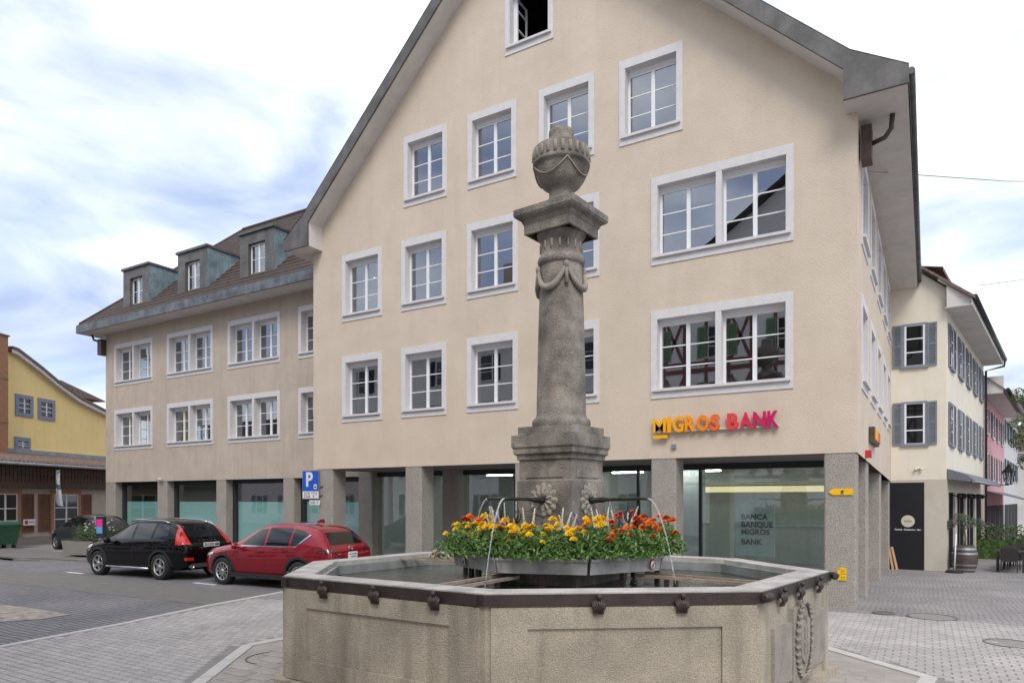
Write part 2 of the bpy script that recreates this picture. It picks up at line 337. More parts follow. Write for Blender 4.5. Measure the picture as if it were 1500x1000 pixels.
def wall_faces(mb, x0, x1, z0, z1, holes, T, depth=.25, top=None):
    """flat wall with rectangular holes and reveals; T maps (x, y, z) to world; top(x) limits the height (gable)"""
    xs = sorted({x0, x1} | {h[i] for h in holes for i in (0, 1)}); zs = sorted({z0, z1} | {h[i] for h in holes for i in (2, 3)})
    def clip(poly, a, b, c):                    # keep a*x + b*z <= c
        out = []
        for i in range(len(poly)):
            p, q = poly[i], poly[(i + 1) % len(poly)]; dp = a * p[0] + b * p[1] - c; dq = a * q[0] + b * q[1] - c
            if dp <= 0: out.append(p)
            if dp * dq < 0: k = dp / (dp - dq); out.append((p[0] + (q[0] - p[0]) * k, p[1] + (q[1] - p[1]) * k))
        return out
    for i in range(len(xs) - 1):
        for j in range(len(zs) - 1):
            cx, cz = (xs[i] + xs[i + 1]) / 2, (zs[j] + zs[j + 1]) / 2
            if any(h[0] < cx < h[1] and h[2] < cz < h[3] for h in holes): continue
            poly = [(xs[i], zs[j]), (xs[i + 1], zs[j]), (xs[i + 1], zs[j + 1]), (xs[i], zs[j + 1])]
            for a, b, c in (top or []): poly = clip(poly, a, b, c) if poly else poly
            if len(poly) > 2: mb.add([T(p[0], 0, p[1]) for p in poly], [tuple(range(len(poly)))])
    for h in holes:
        q = [(h[0], h[2]), (h[1], h[2]), (h[1], h[3]), (h[0], h[3])]
        for k in range(4):
            a, b = q[k], q[(k + 1) % 4]; mb.add([T(a[0], 0, a[1]), T(b[0], 0, b[1]), T(b[0], depth, b[1]), T(a[0], depth, a[1])], [(0, 1, 2, 3)])
    return mb
def frame_T(O, ang):
    c, s = math.cos(ang), math.sin(ang)
    return lambda x, y, z: (O[0] + x * c - y * s, O[1] + x * s + y * c, z)

WCACHE = {}
def window(root, loc, rz, w, h, lights=1, cols=2, rows=3, sur='stone_trim', fr='white_frame', sb=.15, st=.2, sbot=.22, depth=.2, open_=False, sill=True):
    """stone surround (part) > sash frame, panes, sill; origin at the bottom centre of the surround, y into the wall"""
    key = (round(w, 2), round(h, 2), lights, cols, rows, sur, fr, sb, open_)
    if key not in WCACHE:
        a = MB(); hw = w / 2; ow = hw - sb                        # opening half width
        zb, zt = sbot, h - st; y0, y1 = -.025, depth + .06
        a.box(-hw, -ow, y0, y1, 0, h); a.box(ow, hw, y0, y1, 0, h); a.box(-ow, ow, y0, y1, zt, h); a.box(-ow, ow, y0 + .003, y1, 0, zb - .06)
        mul = .13; spans = []
        if lights == 2: a.box(-mul / 2, mul / 2, y0 + .004, y1, zb - .06, zt); spans = [(-ow, -mul / 2), (mul / 2, ow)]
        else: spans = [(-ow, ow)]
        sur_me = a.mesh('window', sur)
        s = MB(); s.box(-hw + .05, hw - .05, -.085, depth + .02, zb - .06, zb)
        sill_me = s.mesh('sill', sur)
        f = MB(); panes = []; ft = .05
        for (p, q) in spans:
            f.box(p, q, depth - .03, depth + .05, zt - .09, zt)                     # blind box
            z1 = zt - .09
            f.box(p, p + ft, depth, depth + .05, zb, z1); f.box(q - ft, q, depth, depth + .05, zb, z1); f.box(p + ft, q - ft, depth, depth + .05, zb, zb + ft); f.box(p + ft, q - ft, depth, depth + .05, z1 - ft, z1)
            if open_: continue
            xs = [p + ft + (q - p - 2 * ft) * k / cols for k in range(cols + 1)]
            for k in range(1, cols): f.box(xs[k] - .045, xs[k] + .045, depth - .012, depth + .045, zb + ft, z1 - ft)
            zs = [zb + ft + (z1 - zb - 2 * ft) * k / rows for k in range(rows + 1)]
            for k in range(cols):
                l, r_ = xs[k] + (.045 if k else 0), xs[k + 1] - (.045 if k < cols - 1 else 0)
                for j in range(1, rows): f.box(l, r_, depth + .006, depth + .036, zs[j] - .0125, zs[j] + .0125)
                for j in range(rows): panes.append(((l + r_) / 2, (zs[j] + zs[j + 1]) / 2, r_ - l, zs[j + 1] - zs[j]))
        pw = {}
        pl = []
        for (cx, cz, ww, hh) in panes:
            k = (round(ww, 3), round(hh, 3))
            if k not in pw: pw[k] = MB().box(-ww / 2, ww / 2, -.004, .004, -hh / 2, hh / 2).mesh('pane', 'glass')
            pl.append((pw[k], (cx, depth + .022, cz)))
        WCACHE[key] = (sur_me, sill_me, f.mesh('sash_frame', fr), pl)
    sm, si, fm, pl = WCACHE[key]
    inv = Matrix.Translation(-Vector(root.location))
    wobj = link('window', sm, root, loc, rz, inv)
    if sill: link('sill', si, wobj)
    link('sash_frame', fm, wobj)
    for me, l in pl: link('pane', me, wobj, l)
    return wobj
def shutter_mesh(w, h, m, key={}):
    k = (round(w, 2), round(h, 2), m)
    if k not in key:
        a = MB(); t = .06; a.box(0, t, -.045, 0, 0, h); a.box(w - t, w, -.045, 0, 0, h); a.box(t, w - t, -.045, 0, 0, .07); a.box(t, w - t, -.045, 0, h - .07, h); a.box(t, w - t, -.045, 0, h * .48, h * .48 + .06); a.box(t, w - t, -.012, 0, .07, h - .07)
        z = .09
        while z < h - .11:
            if not h * .44 < z < h * .5: a.add([(t, -.04, z), (w - t, -.04, z), (w - t, -.015, z + .035), (t, -.015, z + .035)], [(0, 1, 2, 3)])
            z += .045
        key[k] = a.mesh('shutter', m)
    return key[k]

# ------------------------------------------------------------------ setting: ground, lanes
def grid_sheet(us, vs_, dz=0):
    mb = MB(); n = len(us); mb.add([(u, v, gz(u, v) + dz) for v in vs_ for u in us], [(j * n + i, j * n + i + 1, (j + 1) * n + i + 1, (j + 1) * n + i) for j in range(len(vs_) - 1) for i in range(n - 1)]); return mb
struct('ground', grid_sheet([-900, -200, -80, -40, -20, -13, -5, -4.3, -3.6, -2.9, -2.2, -1.5, 1, 5, 12, 40, 200, 900], [-900, -100, -20, 0, 5, 10, 15.5, 20, 30, 40, 50, 60.5, 90, 200, 900]), 'setts')
rd = MB(); rd.add([(-60, -1, .004), (-11.3, -1, .004), (-12.1, 4.94, .004), (-12.45, 7, .004), (-13.0, 9.1, .004), (-13.4, 11.6, .004), (-13.7, 14.8, .004), (-60, 14.8, .004)], [tuple(range(8))])
struct('road', rd, 'cobbles')
la = MB(); la.add([(-60, 5.6, .008), (-24, 8.55, .008), (-13.05, 9.15, .008), (-13.3, 10.9, .008), (-22.5, 10.85, .008), (-27, 9.9, .008), (-60, 8, .008)], [tuple(range(7))]); struct('asphalt_lane', la, 'asphalt')
pvm = MB(); pvm.prism([(-60, 12.6), (-27.5, 12.5), (-28.6, 12.1), (-28.9, 12.55), (-28.3, 13.0), (-24, 13.3), (-22.5, 14.9), (-60, 14.9)], .004, .06, 'z'); struct('pavement', pvm, 'asphalt')
kb = MB()
for a, b in (((-12.07, 4.9), (-12.42, 7)), ((-12.42, 7), (-12.97, 9.1)), ((-12.97, 9.1), (-13.37, 11.6))): kb.bar((*a, .006), (*b, .006), .13, .02)
struct('kerb_line', kb, 'kerb_stone')
cs = MB(); cs.add([(*onG(x, y)[:2], .012) for x, y in ((-40, 880), (0, 885), (60, 893), (104, 900), (60, 907), (0, 911), (-40, 916))], [tuple(range(7))[::-1]]); struct('stone_apron', cs, 'apron')
mk = MB()
for x, y in ((110, 839), (300, 855)):
    g = onG(x, y); mk.box(g[0] - .45, g[0] + .45, g[1] - .06, g[1] + .06, .0085, .0125)
struct('parking_marking', mk, 'white_paint')

# ------------------------------------------------------------------ the fountain's outline (octagon measured on its rim)
FA, FB, FC_, FD, FE, FH = Vector((-6.62, 5.66)), Vector((-3.68, 5.60)), Vector((-1.40, 7.22)), Vector((-1.05, 9.66)), Vector((-2.5, 11.0)), Vector((-7.8, 7.22))
CEN = Vector((-4.5, 8.36)); FF = CEN * 2 - FB; FG = CEN * 2 - FC_
OCT = [FA, FB, FC_, FD, FE, FF, FG, FH]
RIM, WATER = 1.33, 1.14
def offset_poly(poly, d):                       # positive grows a counter-clockwise polygon
    out = []; n = len(poly)
    for i in range(n):
        p0, p1, p2 = poly[i - 1], poly[i], poly[(i + 1) % n]; a = (p1 - p0).normalized(); b = (p2 - p1).normalized()
        na, nb = Vector((a.y, -a.x)), Vector((b.y, -b.x)); k = (na + nb) / (1 + na.dot(nb)); out.append(p1 + k * d)
    return out
def inside(poly, p):
    return all((poly[(i + 1) % len(poly)] - poly[i]).cross(p - poly[i]) >= 0 for i in range(len(poly)))
PLAT = offset_poly(OCT, 1.12); PLAT_IN = offset_poly(OCT, .95)
pm = MB(); pm.add([(p.x, p.y, .014) for p in PLAT_IN], [tuple(range(8))]); platform = struct('fountain_platform', pm, 'slab')
at = platform.data.color_attributes.new('tone', 'FLOAT_COLOR', 'POINT')
for d in at.data: d.color = (.9, .88, .86, 1)
kbm = MB()
for i in range(8):                              # kerb ring of long granite stones
    a, b, c, d = PLAT[i], PLAT[(i + 1) % 8], PLAT_IN[(i + 1) % 8], PLAT_IN[i]; n = 3
    for k in range(n):
        e = .004; t0, t1 = k / n + e, (k + 1) / n - e
        q = [a.lerp(b, t0), a.lerp(b, t1), d.lerp(c, t1), d.lerp(c, t0)]
        m1 = MB(); m1.prism([(p.x, p.y) for p in q], 0, .03, 'z'); link('kerb_stone', m1.mesh('kerb_stone', 'kerb_stone'), platform)

# ------------------------------------------------------------------ pavers: real stones near the camera, the material takes over further away
def in_view(u, v, m=30):
    X = cth * u + sth * v; Z = -sth * u + cth * v
    if Z < 1: return None
    x, y = 750 + F_PX * X / Z, HZ + F_PX * CAM_H / Z
    return (x, y) if -m < x < 1500 + m and y < 1000 + m else None
pav = []; pw, ph = .20, .125
for j in range(int(2 / ph), int(15.2 / ph)):
    for i in range(int(-13.2 / pw), int(6 / pw)):
        u = i * pw + (j % 2) * pw / 2; v = j * ph
        q = in_view(u, v)
        if not q or q[1] < 878: continue
        p = Vector((u, v))
        if inside(PLAT, p) or any(inside(PLAT, p + Vector(d)) for d in ((.11, .07), (-.11, .07), (.11, -.07), (-.11, -.07))): continue
        if u < -11.9 - max(0, (v - 4.9)) * .2: continue
        if 415 < q[0] < 1218 and q[1] < 990 and inside(OCT, p): continue
        pav.append((math.hypot(u, v), u, v))
pav.sort()
def tones(n): return .88 + .18 * RNG.random(n)
variants = []
def paver_geo(u, v, h, tilt):
    g = .006; x0, x1, y0, y1 = u - pw / 2 + g, u + pw / 2 - g, v - ph / 2 + g, v + ph / 2 - g; b = .007
    return [(x0, y0, -.004), (x1, y0, -.004), (x1, y1, -.004), (x0, y1, -.004), (x0 + b, y0 + b, h + tilt[0]), (x1 - b, y0 + b, h + tilt[1]), (x1 - b, y1 - b, h + tilt[2]), (x0 + b, y1 - b, h + tilt[3])]
PF = [(4, 5, 6, 7), (0, 1, 5, 4), (1, 2, 6, 5), (2, 3, 7, 6), (3, 0, 4, 7)]
def tone_attr(me, vals):
    a = me.color_attributes.new('tone', 'FLOAT_COLOR', 'POINT'); a.data.foreach_set('color', np.repeat(np.array([[x, x * .985, x * .97, 1] for x in vals]), 8, 0).ravel())
for k in range(10):
    me = bpy.data.meshes.new('paver'); me.from_pydata(paver_geo(0, 0, .012, RNG.uniform(-.002, .002, 4)), [], PF); me.materials.append(MATS['paver']); tone_attr(me, tones(1)); variants.append(me)
paving = struct('paving', MB().add([(u, v, .0025) for u, v in ((-11.5, 2), (6, 2), (6, 15.15), (-4.5, 15.15), (-13.1, 10.0), (-12.95, 9.1), (-12.4, 7), (-12.05, 4.9))], [tuple(range(8))]), 'joint')
for _, u, v in pav[:300]: link('paver', random.choice(variants), paving, (u, v, 0))
V_, F_ = [], []
for _, u, v in pav[300:]:
    o = len(V_); V_ += paver_geo(u, v, .012, RNG.uniform(-.002, .002, 4)); F_ += [tuple(i + o for i in f) for f in PF]
me = bpy.data.meshes.new('paver_field'); me.from_pydata(V_, [], F_); me.materials.append(MATS['paver']); tone_attr(me, tones(len(pav) - 300)); tag(link('paver_field', me, paving), kind='stuff')
print('pavers', len(pav))
V_, F_, tv = [], [], []                          # slabs on the fountain platform
pw_, ph_ = pw, ph; pw, ph = .42, .24
for j in range(0, 70):
    for i in range(-30, 10):
        u = i * pw + (j % 2) * pw / 2; v = j * ph; p = Vector((u, v)); q = in_view(u, v)
        if not q or not inside(PLAT_IN, p) or inside(OCT, p): continue
        if not all(inside(PLAT_IN, p + Vector(d)) for d in ((.2, .11), (-.2, .11), (.2, -.11), (-.2, -.11))): continue
        m1 = bpy.data.meshes.new('slab'); m1.from_pydata(paver_geo(0, 0, .024, RNG.uniform(-.002, .002, 4)), [], PF); m1.materials.append(MATS['slab']); tone_attr(m1, tones(1)); link('slab', m1, platform, (u, v, 0))
pw, ph = pw_, ph_
def manhole(x, y, r, label):
    g = onG(x, y); a = MB(); a.lathe([(r, 0), (r, .02), (r - .03, .02), (r - .03, .012)], 32, smooth=False); o = one('manhole_cover', a, 'cover_iron', label, 'manhole cover', g)
    b = MB(); b.lathe([(r - .03, .013), (.001, .013)], 32, smooth=False); lpart('lid', b, 'plinth' if r > .25 else 'cover_iron', o)
manhole(1365, 904, .42, 'large round manhole cover in the lane in front of the bank corner pillar')
manhole(1294, 898, .2, 'small rusty round cover close to the bank corner pillar'); manhole(1480, 943, .36, 'round manhole cover with stone infill, out in the paved lane')
manhole(405, 964, .42, 'round manhole cover on the kerbed platform beside the fountain basin')

# ------------------------------------------------------------------ bank building with the gable
UL, UR, VF, VG, UC = -16.72, -1.17, 15.5, 18.3, -8.9
SOF = 3.2
bank = thing('bank_building', 'large beige plastered bank building with steep gable above a pillared arcade', 'building', (UC, VF, 0))
def rake(u): return 17.95 - .96 * abs(u - UC)
wins = []                                        # u centre, z bottom, w, h, lights
for cu in (-14.64, -12.27, -9.95, -7.63): wins += [(cu, 4.62, 1.62, 2.03, 1), (cu, 7.72, 1.62, 2.05, 1)]
wins += [(-3.945, 4.60, 3.13, 2.05, 2), (-3.935, 7.72, 3.13, 2.05, 2)]
for cu in (-12.215, -9.96, -7.735, -5.525): wins.append((cu, 10.72, 1.55, 2.04, 1))
wins.append((-8.81, 13.97, 1.44, 1.9, 1))
T0 = frame_T((0, VF), 0); m1 = MB()
holes = [(c - w / 2 + .02, c + w / 2 - .02, z + .02, z + h - .02) for c, z, w, h, l in wins]
wall_faces(m1, UL, UR, SOF, 18.2, holes, T0, .3, top=[(.96, 1, 17.95 + .96 * UC), (-.96, 1, 17.95 - .96 * UC)])
wpart('front_wall', m1, 'plaster', bank)
for c, z, w, h, l in wins: window(bank, (c, VF, z), 0, w, h, l, open_=(z > 13))
# open casement of the top window
oc = MB(); 
for z0, z1 in ((14.24, 14.29), (14.76, 14.79), (15.26, 15.29), (15.54, 15.59)): oc.box(-9.33, -9.29, 15.75, 16.25, z0, z1)
for v in (15.72, 16.22): oc.box(-9.335, -9.285, v, v + .05, 14.24, 15.59)
wpart('open_casement', oc, 'white_frame', bank)
# side wall along the lane (not quite square to the front)
S0, S1 = Vector((UR, VF)), Vector((-1.06, 28.8)); sang = math.atan2(S1.y - S0.y, S1.x - S0.x); SL = (S1 - S0).length; TS = frame_T(S0, sang)
sw = [(1.75 + k * 2.45, z) for k in range(5) for z in (4.62, 7.72)]
m2 = MB(); sh = [(c - .78, c + .78, z + .02, z + 2.01) for c, z in sw]
wall_faces(m2, 0, SL, 3.42, 10.1, sh, TS, .3); m2.add([TS(0, 0, SOF), TS(SL, 0, SOF - .3), TS(SL, 0, 3.42), TS(0, 0, 3.42)], [(0, 1, 2, 3)])
wpart('side_wall', m2, 'plaster', bank)
for c, z in sw: p = TS(c, 0, z); window(bank, p, sang, 1.6, 2.03, 1)
m3 = MB(); m3.add([(UL, VF, SOF), (UL, VG, SOF), (UL, VG, 11), (UL, VF, 10.8)], [(0, 1, 2, 3)]); m3.add([(UL, 28.8, 0), (S1.x, 28.8, -.3), (S1.x, 28.8, 10.1), (UC, 28.8, 17.9), (UL, 28.8, 10.4)], [(0, 1, 2, 3, 4)]); wpart('return_wall', m3, 'plaster', bank)
# floors inside keep the rooms dark
m4 = MB()
for z, ua, ub in ((4.1, UL + .05, UR - .1), (7.3, UL + .05, UR - .1), (10.35, -16.0, -1.9), (13.5, -13.0, -4.8)): m4.box(ua, ub, VF + .32, 28.7, z - .25, z)
m4.box(UL + .1, UR - .4, 20.6, 20.75, 4.1, 13.3); m4.box(-11.4, -11.3, VF + .4, 20.6, 4.1, 10.1); m4.box(-5.9, -5.8, VF + .4, 20.6, 4.1, 10.1)
m4.box(-12.5, -5.3, 19, 19.1, 13.5, 16.5)
wpart('interior_floor', m4, 'interior', bank)
# roof: metal fascia with flared feet, white soffit, tiled covering
TIPL, TIPR, KL, KR = -17.38, -.25, -16.32, -1.37
def fascia_poly():
    ztop = lambda u: rake(u) + .36
    return [(TIPL, 10.08), (KL, 10.08), (KL, rake(KL) - .03), (UC, rake(UC) - .03), (KR, rake(KR) - .03), (KR, 10.08), (TIPR, 10.08), (TIPR, 10.42), (KR + .12, ztop(KR) - .06), (UC, ztop(UC)), (KL - .12, ztop(KL) - .06), (TIPL, 10.42)]
def split_concave(poly, v0, v1, mb):             # the profile as convex quads, extruded along v
    L = [0, 1, 10, 11]; rk = [1, 2, 3, 9, 10]; rr = [3, 4, 5, 8, 9]; Rr = [5, 6, 7, 8]
    for idx in (L, [2, 3, 9, 10], [3, 4, 8, 9], Rr, [1, 2, 10], [4, 5, 8]): mb.prism([poly[i] for i in idx], v0, v1, 'y')
m5 = MB(); split_concave(fascia_poly(), VF - .62, VF - .56, m5); wpart('verge_fascia', m5, 'zinc', bank)
fp = fascia_poly(); m6 = MB(); so_ = [(TIPL + .02, 10.085), (KL + .003, 10.085), (KL + .003, rake(KL) - .027), (UC, rake(UC) - .027), (KR - .003, rake(KR) - .027), (KR - .003, 10.085), (TIPR - .02, 10.085)]
for a, b in zip(so_, so_[1:]): m6.add([(a[0], VF - .56, a[1]), (b[0], VF - .56, b[1]), (b[0], VF + .002, b[1]), (a[0], VF + .002, a[1])], [(0, 1, 2, 3)])
m6.add([(KR, VF, 10.085), (TIPR - .02, VF, 10.085), (TIPR - .02 + .05, 28.8, 9.9), (S1.x, 28.8, 9.9)], [(0, 1, 2, 3)]); m6.add([(TIPL + .02, VF, 10.085), (UL, VF, 10.085), (UL, 22, 10.085), (TIPL + .02, 22, 10.085)], [(0, 1, 2, 3)])
wpart('soffit', m6, 'soffit_white', bank)
m7 = MB()
for a, b in (((TIPR, 10.42), (KR + .12, rake(KR) + .3)), ((KR + .12, rake(KR) + .3), (UC, rake(UC) + .36)), ((UC, rake(UC) + .36), (KL - .12, rake(KL) + .3)), ((KL - .12, rake(KL) + .3), (TIPL, 10.42))):
    m7.add([(a[0], VF - .63, a[1] + .01), (b[0], VF - .63, b[1] + .01), (b[0], 28.9, b[1] + .01), (a[0], 28.9, a[1] + .01)], [(0, 1, 2, 3)])
wpart('roof', m7, 'tile', bank)
m8 = MB(); m8.add([(TIPR, VF - .62, 10.08), (TIPR + .06, 28.9, 9.9), (TIPR + .06, 28.9, 10.24), (TIPR, VF - .62, 10.42)], [(0, 1, 2, 3)]); m8.tube([(TIPR + .03, VF - .6, 10.3), (TIPR + .09, 28.9, 10.12)], .07); wpart('gutter', m8, 'zinc', bank)
m9 = MB(); m9.box(-1.13, -.93, VF + .35, VF + .75, 9.25, 9.95); m9.tube([(-.95, VF + .55, 9.62), (-.7, VF + .5, 9.66), (-.58, VF + .45, 9.8), (-.56, VF + .45, 10.08)], .05); wpart('downpipe_box', m9, 'copper_dark', bank)
# arcade: soffit slab, pillars, glazing
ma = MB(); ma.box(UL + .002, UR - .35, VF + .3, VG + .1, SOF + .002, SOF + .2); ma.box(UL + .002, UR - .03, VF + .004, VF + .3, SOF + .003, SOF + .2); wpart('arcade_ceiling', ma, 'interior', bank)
def pillar(u0, u1, v0, v1, top, z0=0):
    b = .03; p = MB(); p.prism([(u0 + b, v0), (u1 - b, v0), (u1, v0 + b), (u1, v1 - b), (u1 - b, v1), (u0 + b, v1), (u0, v1 - b), (u0, v0 + b)], z0, top, 'z'); return p
for cu in (-16.19, -12.67, -8.95, -5.22, -1.49): wpart('pillar', pillar(cu - .3, cu + .3, VF + .012, VF + .62, SOF + .001), 'agg', bank)
for t in (2.85, 7.75, 12.75): p = TS(t, .02, 0); zb_ = gz(p[0], p[1]) - .05; wpart('pillar', pillar(p[0] - .5, p[0] - .015, p[1], p[1] + .62, SOF - .0225 * t + .02, zb_), 'agg', bank)
for cu in (-16.9, -13.2): wpart('pillar', pillar(cu - .33, cu + .33, VG - .25, VG + .3, SOF + .001), 'agg', bank)
mul = [UL, -14.9, -12.95, -10.9, -8.8, -6.9, -5.15, -1.75]
fr = MB(); fr.box(UL, -1.7, VG + .02, VG + .14, SOF - .16, SOF); fr.box(UL, -1.7, VG + .02, VG + .14, .02, .1)
for u in mul: fr.box(u - .035, u + .035, VG + .015, VG + .145, .1, SOF - .16)
fr.box(-1.78, -1.70, VG, 28.7, SOF - .3, SOF - .05)
for v in (VG + .1, 22.5, 27): fr.box(-1.78, -1.70, v, v + .08, -.3, SOF - .3)
wpart('shopfront_frame', fr, 'dark_metal', bank)
for a, b in zip(mul, mul[1:]): wpart('shop_pane', MB().box(a + .036, b - .036, VG + .07, VG + .085, .1, SOF - .16), 'shop_glass', bank)
for a, b in ((VG + .2, 22.5), (22.6, 27)): wpart('shop_pane', MB().box(-1.75, -1.735, a, b, -.2, SOF - .3), 'shop_glass', bank)
rm = MB(); rm.box(UL, -1.8, 25.5, 25.6, 0, SOF); rm.box(UL, UL + .1, VG + .2, 25.5, 0, SOF); rm.box(-9.9, -9.75, 20.5, 25.5, 0, SOF); rm.box(-6.6, -5.6, 20.2, 20.5, 0, SOF); rm.box(UL, -1.8, VG + .2, 25.5, SOF, SOF + .1); wpart('room', rm, 'room_wall', bank)
wpart('room_floor', MB().add([(UL, VG + .15, .015), (-1.8, VG + .15, .015), (-1.8, 25.5, .015), (UL, 25.5, .015)], [(0, 1, 2, 3)]), 'interior_floor', bank)
for k in range(9):
    u = -14.5 + (k % 5) * 2.6; v = 19.8 + (k // 5) * 2.4; wpart('ceiling_lamp', MB().box(u, u + 1.1, v, v + .12, SOF - .05, SOF - .005), 'lamp_white', bank)
wpart('cove_light', MB().box(-8.6, -1.95, 24.3, 24.38, 2.50, 2.70), 'lamp_warm', bank); wpart('bulkhead', MB().box(-8.6, -1.9, 24.4, 25.4, 2.75, SOF - .01), 'poster', bank)
for u0, u1, v, z0, z1 in ((-4.35, -3.35, 18.85, .75, 2.25), (-7.9, -6.9, 19.2, .5, 2.0), (-9.7, -8.9, 19.6, .6, 2.1), (-11.9, -11.2, 19.4, .3, 2.3)): wpart('poster', MB().box(u0, u1, v, v + .04, z0, z1), 'poster', bank)
for k, s in enumerate(('BANCA', 'BANQUE', 'MIGROS', 'BANK')):
    wpart('poster_lettering', text_mesh(s, .2, 'shutter_mauve', .002, .006, 'LEFT'), None, bank).location = (-4.2, 18.84, 1.72 - k * .2 - (.06 if k == 3 else 0))
# entrance sensor and emblem boxes on the facade
wpart('wall_lamp', MB().box(-5.0, -4.9, VF - .06, VF, 3.42, 3.52), 'galv', bank)
# raised letters
sign = thing('bank_sign', 'raised shop sign letters MIGROS BANK running from orange to magenta', 'sign', (-4.0, VF, 3.8))
x = -5.42; rail = MB()
lets = [('M', .40), ('I', .155), ('G', .335), ('R', .32), ('O', .36), ('S', .28), (' ', .16), ('B', .32), ('A', .33), ('N', .35), ('K', .31)]
sc_ = 2.80 / sum(w for _, w in lets); li = 0
for ch, w in lets:
    if ch != ' ':
        me = text_mesh(ch, .47, 'logo%d' % li, .03, .009 if ch == 'M' else .016, 'LEFT'); xs = [v.co.x for v in me.vertices]; a, b = min(xs), max(xs)
        k = (w * sc_ - .03) / (b - a)
        for v in me.vertices: v.co.x = (v.co.x - a) * k
        o = wpart('letter', me, None, sign); o.location = (x, VF - .1, 3.80); li += 1
    x += w * sc_
wpart('underline', MB().box(-5.42, -5.08, VF - .13, VF - .07, 3.66, 3.73), 'logo0', sign)
wpart('rail', MB().box(-5.40, -2.66, VF - .075, VF - .002, 3.80, 3.83), 'soffit_white', sign)
sg2 = thing('projecting_sign', 'small orange and magenta illuminated sign box on the bank side wall', 'sign', TS(3.9, 0, 3.75))
p0 = Vector(TS(3.9, 0, 0)); q = MB(); q.box(p0.x, p0.x + .12, p0.y - 1.0, p0.y + 1.0, 3.62, 3.98); wpart('sign_box', q, 'copper_dark', sg2)
for k in range(5): wpart('sign_letter', MB().box(p0.x + .122, p0.x + .15, p0.y - .9 + k * .36, p0.y - .62 + k * .36, 3.68, 3.93), 'logo%d' % (k * 2), sg2)
one('alarm_siren', MB().box(0, .12, 0, .3, 0, .16), 'ink_red', 'small red alarm siren under the bank side wall', 'siren', TS(1.5, -.02, 2.95) if False else (TS(1.9, 0, 0)[0] + .0, TS(1.9, 0, 0)[1], 3.2))
# yellow hiking signs on the corner pillar
def pil_sign(name, poly, z, label, cat):
    a = MB(); a.prism(poly, VF - .012, VF + .011, 'y'); return one(name, a, 'sign_yellow', label, cat)
hs = pil_sign('footpath_sign', [(-1.70, 2.40), (-1.62, 2.34), (-1.24, 2.34), (-1.24, 2.47), (-1.62, 2.47)], 0, 'yellow arrow shaped footpath sign with walking figure on concrete pillar', 'sign')
fg = MB(); fg.lathe([(.001, -.001), (.014, -.001)], 10, M=Matrix.Translation((-1.44, VF - .013, 2.452)) @ Matrix.Rotation(R(90), 4, 'X'))
for a, b in (((-1.44, 2.44), (-1.445, 2.395)), ((-1.445, 2.4), (-1.47, 2.35)), ((-1.445, 2.4), (-1.42, 2.35)), ((-1.44, 2.43), (-1.475, 2.40)), ((-1.44, 2.43), (-1.41, 2.405))): fg.bar((a[0], VF - .0135, a[1]), (b[0], VF - .0135, b[1]), .016, .003, (0, 1, 0))
lpart('walking_figure', fg, 'ink', hs)
for z0, z1, lb in ((.727, .848, 'upper'), (.596, .719, 'lower')):
    hp = pil_sign('waymark_plate', [(-1.535, z0), (-1.365, z0), (-1.365, z1), (-1.535, z1)], 0, lb + ' small yellow waymark plate low on the concrete corner pillar', 'sign')
    lpart('plate_print', print_marks(.07, .07, (3, 3)), None, hp, (-1.43, VF - .0125, (z0 + z1) / 2 - .008)); lpart('plate_mark', MB().box(-1.525, -1.48, VF - .0145, VF - .0125, z1 - .03, z1 - .012), 'brick', hp)

# ------------------------------------------------------------------ the wing beside it
WL = -33.92; WS = 3.07
wing = thing('wing_building', 'weathered beige wing with three copper dormers and shop windows behind parked cars', 'building', (-25, VG, 0))
ww = []
for a, b in ((-33.15, -30.05), (-28.95, -25.72), (-24.74, -21.57), (-20.54, -17.4)):
    ww += [((a + b) / 2, 4.57, b - a, 1.93), ((a + b) / 2, 7.62, b - a, 1.98)]
w1 = MB(); wall_faces(w1, WL, UL, WS, 10.25, [(c - w / 2 + .02, c + w / 2 - .02, z + .02, z + h - .02) for c, z, w, h in ww], frame_T((0, VG), 0), .4); wpart('front_wall', w1, 'plaster_wing', wing)
for c, z, w, h in ww: window(wing, (c, VG, z), 0, w, h, 2, depth=.26)
TE = frame_T((WL, 28), R(-90)); we = [(7.2, 4.57), (7.2, 7.62), (4.2, 4.57), (4.2, 7.62)]
w2 = MB(); wall_faces(w2, 0, 9.7, WS, 10.25, [(c - 1.2, c + 1.2, z + .02, z + 1.95) for c, z in we], TE, .4); w2.add([TE(0, 0, 0), TE(9.7, 0, 0), TE(9.7, 0, WS), TE(0, 0, WS)], [(0, 1, 2, 3)]); wpart('end_wall', w2, 'plaster_wing', wing)
for c, z in we: window(wing, TE(c, 0, z), R(-90), 2.44, 1.97, 2, depth=.26)
wf = MB()
for z in (4.1, 7.2, 10.2): wf.box(WL + .45, UL - .02, VG + .42, 28, z - .25, z)
wf.box(-29.5, UL - .1, 22.2, 22.3, 4.1, 9.95); wf.box(WL + .4, UL, 27.9, 28, 0, 10); wf.box(-20.9, -20.8, VG + .5, 22.2, 4.1, 9.9); wf.box(-25.2, -25.1, VG + .5, 22.2, 4.1, 9.9)
wpart('interior_floor', wf, 'interior', wing)
